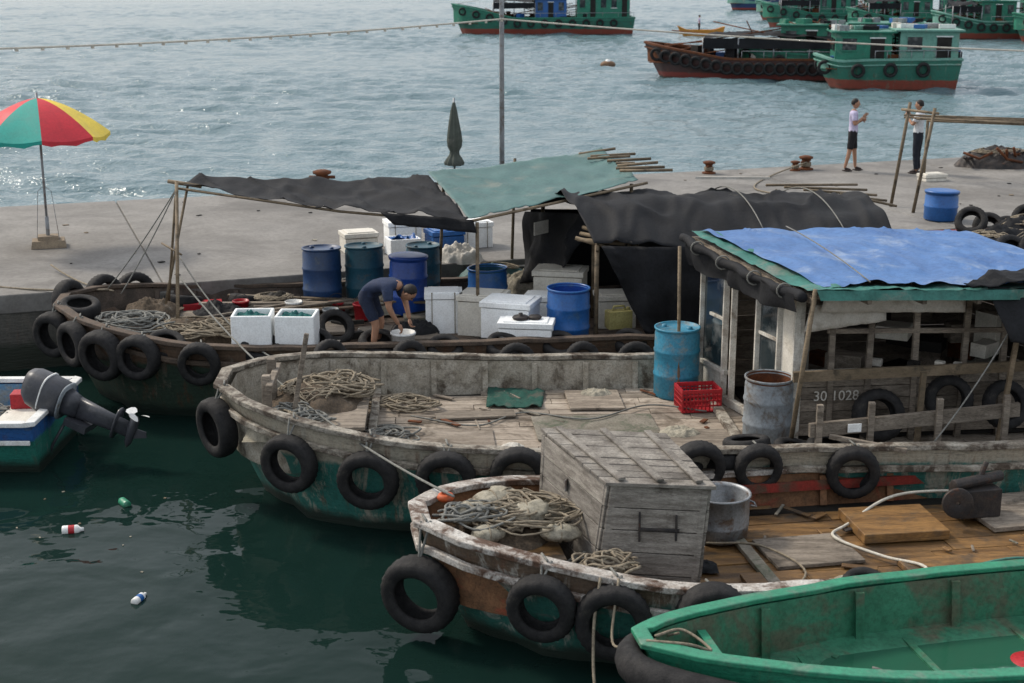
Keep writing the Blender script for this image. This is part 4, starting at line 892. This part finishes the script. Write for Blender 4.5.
mb=MB([bamboo]); mb.tube([(7.95,29.6,1.2),(8.25,29.75,3.35)],.036,8); mb.tube([(8.2,28.8,1.2),(8.55,29.0,3.3)],.036,8); mb.tube([(8.1,29.8,3.2),(8.6,28.9,3.2)],.028,8); mb.obj("wooden_post_frame")
mb=MB([bamboo]); 
for k in range(8): mb.tube([(9.4+U(-.3,.3),32.9+k*.14,2.66+U(-.04,.05)),(13.4+U(-.5,.5),33.7+k*.1-U(0,.5),2.45+U(-.06,.08))],.024,7)
for x,y in ((9.7,33.4),(13,34)): mb.tube([(x,y,1.2),(x,y,2.6)],.035,8)
mb.obj("bamboo_pole_rack")
mb=MB([plyw]); mb.box((4.7,29.8,1.23),(1.3,.6,.05),0,.4); mb.obj("loose_boards")
ropepath([(7.3,35.2,1.4),(6.2,34,1.22),(5.5,32,1.22),(6.2,30.5,1.22),(6.8,28,1.22),(7.0,27.0,1.2)],.018,ropem)
rope((-6.1,21.0,1.33),(-8.5,21.9,1.22),.05,.016,ropem); rope((-6.0,20.9,1.33),(-7.6,23.0,1.3),.08,.014,ropem)

def can_(loc,m1,m2,r=.05,h=.2,ang=0):
    mb=MB([m1,m2]); mt=Matrix.Rotation(ang,4,'Z')@Matrix.Rotation(math.pi/2,4,'Y')
    mb.lathe([(0,-h/2),(r*.9,-h/2),(r,-h/2+.01),(r,-h/6)],18,1,mt); mb.lathe([(r,-h/6),(r*1.01,h/6)],18,0,mt); mb.lathe([(r,h/6),(r,h/3),(r*.4,h/2),(r*.4,h/2+.03),(0,h/2+.03)],18,1,mt)
    mb.obj("floating_bottle",loc=loc)
can_((-4.86,14.66,.02),redpl,white,.055,.2,.2); can_((-4.5,15.5,.015),greenpaint,greenpaint,.05,.2,2.2); can_((-3.67,12.9,.015),blue_m,white,.04,.19,1.3)
mb=MB([white,sack,bamboo])
for k in range(16): mb.box((U(-6.5,-3.6),U(12.3,16),.004),(U(.01,.04),U(.01,.03),.008),random.choice([1,1,2]),U(0,3))
mb.obj("floating_debris")

# ------------------------------------------------------------------ FAR BOATS
g1=M("far_green",(.03,.20,.13),(.02,.14,.095),2,.5,.1,(.12,.22,.17),.39,1.0); g2=M("far_seafoam",(.16,.34,.28),(.11,.26,.21),2,.55,.1,(.3,.33,.28),.38,1)
hg=hullmat("far_hull_green",(.025,.18,.12),(.025,.15,.105),(.12,.20,.15),1.6,boot=(.24,.05,.03),zboot=.55,wear=.38,grow=.02)
hr=hullmat("far_hull_maroon",(.05,.03,.028),(.07,.03,.028),(.16,.11,.09),1.2,boot=(.22,.04,.03),zboot=.35,wear=.36,grow=.02)
hb=hullmat("far_hull_blue",(.02,.05,.14),(.02,.05,.14),(.1,.12,.15),1.6,boot=(.3,.05,.03),zboot=.4,wear=.2)
def farboat(name,bow,ang,L,W,mh,mcab,cabs,zb=2.2,zs=1.6,canopy=None,tyres=10,mast=True,deck=1.1):
    zf=smooth_interp([0,L*.15,L*.35,L],[zb,zb*.82,zs,zs*1.05]); wf=smooth_interp([0,L*.05,L*.14,L*.3,L],[.2,W*.28,W*.43,W*.5,W*.46])
    bo=Boat(name,bow,ang,L,wf,zf,deck); bo.hull(mh,mcab,mcab,deckA,plank=0,ribs=0,rake=1.2,capw=.22,caph=.12)
    mb=MB([mcab,glass_m,white,darkvoid,galv,tarp_black,g1,rust,cloth_w,blue_m])
    slab(mb,.5,L-.2,-W*.4,W*.4,deck-.04,.04,7,bo)
    for (s0,s1,h,wd,mi) in cabs:
        z0=deck; hw=W*wd/2
        slab(mb,s0,s1,-hw,hw,z0,h,mi,bo); slab(mb,s0-.25,s1+.25,-hw-.2,hw+.2,z0+h,.08,mi,bo)
        n=max(2,int((s1-s0)/1.0))
        for side in (1,-1):
            for k in range(n):
                a=s0+(k+.25)*(s1-s0)/n; e=a+.5*(s1-s0)/n
                if k%3==1: zz0,zz1=z0+.15,z0+h-.25
                else: zz0,zz1=z0+h*.5,z0+h-.25
                t0=side*(hw+.0); q=[bo.P(a,t0,zz0),bo.P(e,t0,zz0),bo.P(e,t0+side*.03,zz0),bo.P(a,t0+side*.03,zz0)]
                mb.hexa(q,[V((p.x,p.y,zz1)) for p in q],1 if k%3!=1 else 3)
                for zz in (zz0,zz1): mb.beam(bo.P(a-.05,t0+side*.04,zz),bo.P(e+.05,t0+side*.04,zz),.06,.06,2 if k%2 else mi)
        for uu in (s0-.02,s1+.02):
            for t_ in (-.5,.5): mb.box(bo.P(uu,t_*hw,z0+h*.65),(.05,hw*.6,h*.35),1,bo.a)
        for k in range(9): mb.box(bo.P(U(s0,s1),U(-hw,hw)*.8,z0+h+.2),(U(.3,.9),U(.3,.6),U(.15,.35)),random.choice([8,5,4,0,2,9,5]),U(0,3))
    if canopy:
        s0,s1,zc=canopy; q=[bo.P(s0,-W*.45,zc),bo.P(s1,-W*.45,zc),bo.P(s1,W*.45,zc+.1),bo.P(s0,W*.45,zc+.1)]
        mb.patch(q,30,12,-.25,.2,.9,5)
        mb.patch([q[0],q[1],q[1]-V((0,0,.5)),q[0]-V((0,0,.6))],24,3,0,.15,1.2,5)
        for u in np.linspace(s0,s1,5):
            for t_ in (-.43,.43): mb.tube([bo.P(u,t_*W,deck),bo.P(u,t_*W,zc)],.05,6,4)
    for k in range(34): mb.box(bo.P(U(.12*L,L*.97),U(-.38,.38)*W,deck+U(.2,.6)),(U(.3,.9),U(.3,.8),U(.3,.9)),random.choice([0,8,5,7,3,3,9,5]),U(0,3))
    for k in range(14): mb.tube([bo.P(U(0.5,L),U(-.3,.3)*W,deck+U(0,1)),bo.P(U(.5,L),U(-.3,.3)*W,deck+U(.9,2.3))],.035,5,7)
    if mast: mb.tube([bo.P(L*.75,0,deck),bo.P(L*.75,0,deck+4.2)],.05,6,4); mb.tube([bo.P(L*.75,0,deck+4),bo.P(.3,0,zb)],.02,5,4)
    for side in (1,-1):
        pts=[bo.P(u,side*(wf(u)-.1),zf(u)+.5) for u in np.linspace(L*.4,L-.1,8)]
        mb.tube(pts,.025,5,4)
        for p in pts: mb.tube([p,p-V((0,0,.5))],.02,5,4)
    mb.obj("superstructure",bo.e)
    for k in range(tyres):
        u=L*(.06+.9*k/tyres)
        for side in (-1,1):
            o=tyre(bo.P(u,side*(wf(u)+.08),zf(u)-.45),bo.n*side+V((0,0,-.1)),1.25); o.parent=bo.e; o.matrix_parent_inverse=Matrix.Translation(-V(bo.e.location)); o.name="hull_tyre"
    return bo
farboat("wooden_trawler_boat",(7.8,84.5),-16,14.5,4,hr,rust,[(8.0,12.5,1.0,.7,6)],1.9,1.1,canopy=(3.6,11.5,2.3),tyres=22,mast=False,deck=.9)
farboat("green_trawler_boat",(12.9,83.5),-14,11,4.4,hg,g1,[(2.6,6.0,1.9,.75,6),(6.5,10.2,2.0,.8,0)],1.9,1.4,tyres=5,mast=False)
farboat("green_trawler_boat",(15.9,76),-8,7.2,4.0,hg,g2,[(.9,3.7,1.8,.8,6),(4.1,7.0,1.9,.85,0)],1.7,1.5,tyres=4,mast=False)
farboat("green_trawler_boat",(-5.8,141),0,17.5,5,hg,g1,[(8,11,2.2,.7,9),(12,17,2.8,.85,0)],2.8,1.5,canopy=(4,8,3.0),tyres=12)
farboat("green_trawler_boat",(27,158),-8,15,5,hg,g1,[(6,10,2.2,.7,6),(11,14.5,2.5,.8,0)],2.6,1.5,canopy=(2,6,2.9),tyres=10)
farboat("green_trawler_boat",(33,144),-10,13,5,hg,g1,[(5,8,2.2,.7,6),(9,12.5,2.5,.85,0)],2.4,1.5,canopy=(2,5,2.9),tyres=10)
farboat("green_trawler_boat",(38,132),-8,12,5,hg,g2,[(4,7,2.2,.7,6),(8,11.5,2.5,.85,6)],2.4,1.5,canopy=(1.5,4,2.9),tyres=10)
farboat("green_trawler_boat",(43,125),-4,13,5,hg,g1,[(4,7,2.2,.7,6),(8,12,2.5,.85,6)],2.4,1.5,tyres=10)
farboat("green_trawler_boat",(30,180),-4,14,5,hg,g2,[(4,7,2.2,.7,6),(8,12,2.5,.85,6)],2.4,1.5,tyres=10)
farboat("blue_trawler_boat",(33,225),0,15,5,hb,g2,[(6,12,2.6,.7,2)],3.2,2.0,tyres=0)
yb=Boat("yellow_sampan_boat",(15.6,137),0,4.4,smooth_interp([0,.6,2,3.6,4.2],[.1,.4,.6,.45,.3]),smooth_interp([0,.8,3.5,4.2],[.9,.5,.5,.8]),.2)
ym=M("sampan_yellow",(.6,.28,.04),(.5,.2,.03),4,.5); yb.hull(ym,ym,ym,ym,plank=.2,ribs=0,rail=False,bot=-.2)
mb=MB([M("buoy_brown",(.22,.13,.07),(.14,.08,.05),4,.7),white]); mb.ell((0,0,.08),(.5,.34,.26),0); mb.lathe([(.2,.28),(.12,.42),(0,.43)],14,1); mb.obj("mooring_buoy",loc=(6.2,93.5,0))

# ------------------------------------------------------------------ PEOPLE
def person(name,loc,yaw,J,shirt,pants,shoe,longp=False,headf=V((1,0,0)),headu=V((0,0,1)),sc=1.0,grip=.5):
    names=list(J.keys())
    rad=dict(pel=(.13,.105),bel=(.125,.095),che=(.145,.105),ne0=(.07,.06),nec=(.048,.048),shL=(.068,.062),elL=(.043,.043),wrL=(.027,.03),shR=(.068,.062),elR=(.043,.043),wrR=(.027,.03),
             hpL=(.092,.092),knL=(.058,.058),anL=(.036,.04),heL=(.035,.035),toL=(.035,.022),hpR=(.092,.092),knR=(.058,.058),anR=(.036,.04),heR=(.035,.035),toR=(.035,.022))
    ed=[('pel','bel'),('bel','che'),('che','ne0'),('ne0','nec')]
    for q in 'LR': ed+=[('che','sh'+q),('sh'+q,'el'+q),('el'+q,'wr'+q),('pel','hp'+q),('hp'+q,'kn'+q),('kn'+q,'an'+q),('an'+q,'to'+q)]
    used=[k for k in names if k in rad]; idx={k:i for i,k in enumerate(used)}
    me=bpy.data.meshes.new("sk"); me.from_pydata([J[k] for k in used],[(idx[a],idx[b_]) for a,b_ in ed],[])
    ob=bpy.data.objects.new("sk",me); COL.objects.link(ob)
    md=ob.modifiers.new("sk",'SKIN'); md.use_smooth_shade=True
    for k in used:
        d=me.skin_vertices[0].data[idx[k]]; d.radius=rad[k]; d.use_root=(k=='pel')
    s2=ob.modifiers.new("ss",'SUBSURF'); s2.levels=2; s2.render_levels=2
    dg=bpy.context.evaluated_depsgraph_get(); dg.update(); ev=ob.evaluated_get(dg); em=bpy.data.meshes.new_from_object(ev)
    bpy.data.objects.remove(ob)
    def lab(a,b_,u):
        if a=='pel' and b_=='bel': return 1 if u<.25 else 0
        if a in('bel',) or (a=='che' and b_!='ne0'): return 0
        if a=='che': return 0 if u<.8 else 2
        if a=='ne0': return 2
        if a[:2]=='sh': return 0 if u<.62 else 2
        if a[:2]=='el': return 2
        if a=='pel' or (a[:2]=='hp' and (longp or u<.85)): return 1
        if a[:2]=='hp': return 2
        if a[:2]=='kn': return 1 if (longp and u<.92) else 2
        return 3
    def near(p):
        best=(9,0)
        for a,b_ in ed:
            A_,B_=V(J[a]),V(J[b_]); d=B_-A_; u=max(0,min(1,(p-A_).dot(d)/d.length_squared)); ds=(p-(A_+d*u)).length-(rad[a][0]*(1-u)+rad[b_][0]*u)
            if ds<best[0]: best=(ds,lab(a,b_,u))
        return best[1]
    mb=MB([shirt,pants,skin,shoe,hairm,eye])
    fl=[near(V(p.center)) for p in em.polygons]; vl={}
    for p,q in zip(em.polygons,fl):
        for v in p.vertices: vl.setdefault(v,set()).add(q)
    vs=[]
    for v in em.vertices:
        L=vl.get(v.index,{2}); k=.014 if (L<={0}) else (.016 if L<={0,1} else (.012 if 1 in L or 0 in L else 0))
        w=noise.noise(V(v.co)*14)*.012 if k else 0
        vs.append(V(v.co)+V(v.normal)*(k+w))
    o=len(mb.v); mb.v+=[tuple(v) for v in vs]
    for p,q in zip(em.polygons,fl): mb.f.append([i+o for i in p.vertices]); mb.mi.append(q); mb.sm.append(True); mb.va.append(.5)
    hc=V(J['head']); f=V(headf).normalized(); u=V(headu).normalized(); l=u.cross(f).normalized(); u=f.cross(l)
    H=Matrix(((f.x,l.x,u.x),(f.y,l.y,u.y),(f.z,l.z,u.z)))
    def face(q):
        q=q.copy()
        if q.z<0: q.y*=1-.28*(-q.z); q.x*=1-.08*(-q.z)
        if q.x<0 and q.z<-.3: q.x*=.8
        return q
    mb.ell(hc,(.095,.076,.118),2,20,14,face,H)
    mb.ell(hc+H@V((-.012,0,.018)),(.1,.083,.112),4,20,12,lambda q:V((min(q.x,.45+.45*max(q.z,0)),q.y,max(q.z,-.35 if q.x<0 else .12+.3*q.x))),H)
    mb.add([hc+H@V(p) for p in ((.09,-.012,.01),(.09,.012,.01),(.118,.0,-.022),(.088,-.017,-.03),(.088,.017,-.03))],[(0,1,2),(0,2,3),(1,4,2),(2,4,3)],2,True)
    for s_ in (-1,1):
        mb.ell(hc+H@V((.083,s_*.03,.012)),(.011,.014,.008),5,8,6,None,H); mb.ell(hc+H@V((-.002,s_*.077,-.005)),(.02,.012,.03),2,8,6,None,H)
        mb.box(hc+H@V((.09,s_*.03,.03)),(.01,.03,.006),4,H)
    mb.box(hc+H@V((.086,0,-.055)),(.012,.036,.007),5,H)
    for q in 'LR':
        w=V(J['wr'+q]); e=V(J['el'+q]); d=(w-e).normalized(); sd=V(J.get('side'+q,(0,1 if q=='L' else -1,0))); pl=d.cross(sd)
        if pl.length<.1: pl=V((0,0,1))
        pl.normalize(); la=pl.cross(d).normalized()
        Hm=Matrix(((d.x,la.x,pl.x),(d.y,la.y,pl.y),(d.z,la.z,pl.z)))
        mb.ell(w+d*.045,(.055,.042,.018),2,12,8,None,Hm)
        for k,(off,Lg) in enumerate(((-.030,.062),(-.010,.075),(.011,.070),(.030,.052))):
            b0=w+d*.085+la*off; c_=grip
            p1=b0+d*Lg*.5*math.cos(c_*.6)+pl*Lg*.5*math.sin(c_*.6); p2=p1+d*Lg*.5*math.cos(c_*1.6)+pl*Lg*.5*math.sin(c_*1.6)
            mb.tube([b0-d*.03,b0,p1,p2],[.009,.0095,.0085,.006],7,2)
        b0=w+d*.03-la*.035; p1=b0+d*.03-la*.025+pl*.01; p2=p1+d*.03-la*.004+pl*.012
        mb.tube([w+d*.02-la*.01,b0,p1,p2],[.012,.012,.01,.007],7,2)
    for q in 'LR':
        a=V(J['an'+q]); t_=V(J['to'+q]); dd=(t_-a); dd.z=0; dd.normalize()
        mb.ell(a+V((dd.x*.06,dd.y*.06,-.052)),(.135,.05,.022),3,14,6,None,Matrix.Rotation(math.atan2(dd.y,dd.x),3,'Z'))
    o=mb.obj(name,loc=loc,rot=(0,0,yaw)); o.scale=(sc,)*3
    return o
def stand(**kw):
    J=dict(pel=(0,0,.93),bel=(.01,0,1.08),che=(.0,0,1.3),ne0=(-.01,0,1.42),nec=(.005,0,1.49),head=(.03,0,1.6),
      shL=(0,.18,1.38),elL=(-.03,.23,1.1),wrL=(.05,.24,.86),shR=(0,-.18,1.38),elR=(-.03,-.23,1.1),wrR=(.05,-.24,.86),
      hpL=(0,.09,.88),knL=(.02,.1,.48),anL=(-.02,.11,.08),toL=(.13,.13,.035),hpR=(0,-.09,.88),knR=(.02,-.1,.48),anR=(-.02,-.11,.08),toR=(.13,-.13,.035))
    J.update(kw); return J
sh1=M("shirt_lilac",(.50,.47,.62),(.42,.38,.55),4,.85,.2,(.62,.6,.66),.4,8); sh2=M("shirt_white",(.62,.64,.66),(.5,.52,.55),4,.85,.2); sh3=M("shirt_navy",(.03,.045,.09),(.02,.03,.065),5,.9,.3)
pblack=M("shorts_black",(.012,.012,.014),(.02,.02,.022),5,.9,.2); pnavy=M("trousers_navy",(.02,.024,.035),(.012,.015,.022),5,.9,.2); shoe=M("sandal_dark",(.05,.035,.03),(.03,.02,.02),5,.7,.1)
person("man_standing",(8.35,35.0,1.2),-.25,stand(elR=(.04,-.25,1.12),wrR=(.22,-.1,1.3),sideR=(0,0,1),elL=(.0,.24,1.1),wrL=(.2,.1,1.2),sideL=(0,0,1),knL=(.06,.1,.48),anL=(.1,.11,.08),toL=(.25,.13,.035),anR=(-.14,-.1,.08),toR=(.01,-.12,.035),knR=(-.05,-.1,.48)),sh1,pblack,shoe,sc=1.03)
person("man_standing",(9.85,34.6,1.2),math.pi-.5,stand(elR=(.08,-.23,1.15),wrR=(.26,-.1,1.38),sideR=(0,0,1),elL=(.1,.22,1.15),wrL=(.27,.06,1.32),sideL=(0,0,1)),sh2,pnavy,shoe,True,sc=1.03)
bend=dict(pel=(-.2,0,.88),bel=(-.06,0,.97),che=(.16,0,1.02),ne0=(.27,0,1.0),nec=(.33,0,.96),head=(.43,0,.90),
  shL=(.2,.18,.98),elL=(.27,.24,.72),wrL=(.36,.16,.50),shR=(.2,-.18,.98),elR=(.25,-.24,.72),wrR=(.34,-.14,.49),
  hpL=(-.2,.09,.83),knL=(-.04,.12,.46),anL=(-.12,.13,.08),toL=(.03,.15,.035),hpR=(-.2,-.09,.83),knR=(.0,-.12,.46),anR=(-.06,-.13,.08),toR=(.09,-.15,.035))
person("man_bending",(-1.82,19.05,.82),-.35,bend,sh3,M("shorts_navy",(.02,.03,.06),(.015,.02,.04),5,.9,.2),shoe,headf=V((.55,0,-.83)),headu=V((.83,0,.55)),sc=1.03,grip=.9)
person("boat_rower",(17.6,137,.2),0,stand(),sh1,pnavy,shoe,True)

# ------------------------------------------------------------------ WORLD / LIGHT / CAMERA
el,az=math.radians(44),math.radians(-58)
w=bpy.data.worlds.new("World"); scene.world=w; w.use_nodes=True
n=w.node_tree.nodes;l=w.node_tree.links; bg=n["Background"]
sk=n.new("ShaderNodeTexSky"); sk.sky_type='NISHITA'; sk.sun_disc=False; sk.sun_elevation=el; sk.sun_rotation=az; sk.air_density=1.0; sk.dust_density=5.0; sk.ozone_density=1.5; sk.altitude=0
mx=mixc(n,l,.55,sk.outputs[0],(8.3,8.6,8.9))
l.new(mx,bg.inputs[0]); bg.inputs[1].default_value=.15
sl=bpy.data.lights.new("sun",'SUN'); sl.energy=2.6; sl.angle=math.radians(9); sl.color=(1,.92,.80)
so=bpy.data.objects.new("sun",sl); COL.objects.link(so)
sd=V((math.sin(az)*math.cos(el),math.cos(az)*math.cos(el),math.sin(el))); so.rotation_mode='QUATERNION'; so.rotation_quaternion=sd.to_track_quat('Z','Y')
cd=bpy.data.cameras.new("camera"); cd.lens=50; cd.sensor_width=36; cd.clip_end=3000; cd.clip_start=.1
cam=bpy.data.objects.new("camera",cd); COL.objects.link(cam); cam.location=(0,0,6); cam.rotation_euler=(math.radians(90)-math.atan(371.5/1422.2),0,0); scene.camera=cam
cd.dof.use_dof=True; cd.dof.focus_distance=17.5; cd.dof.aperture_fstop=2.8
scene.view_settings.view_transform='Standard'; scene.view_settings.look='None'; scene.view_settings.exposure=0
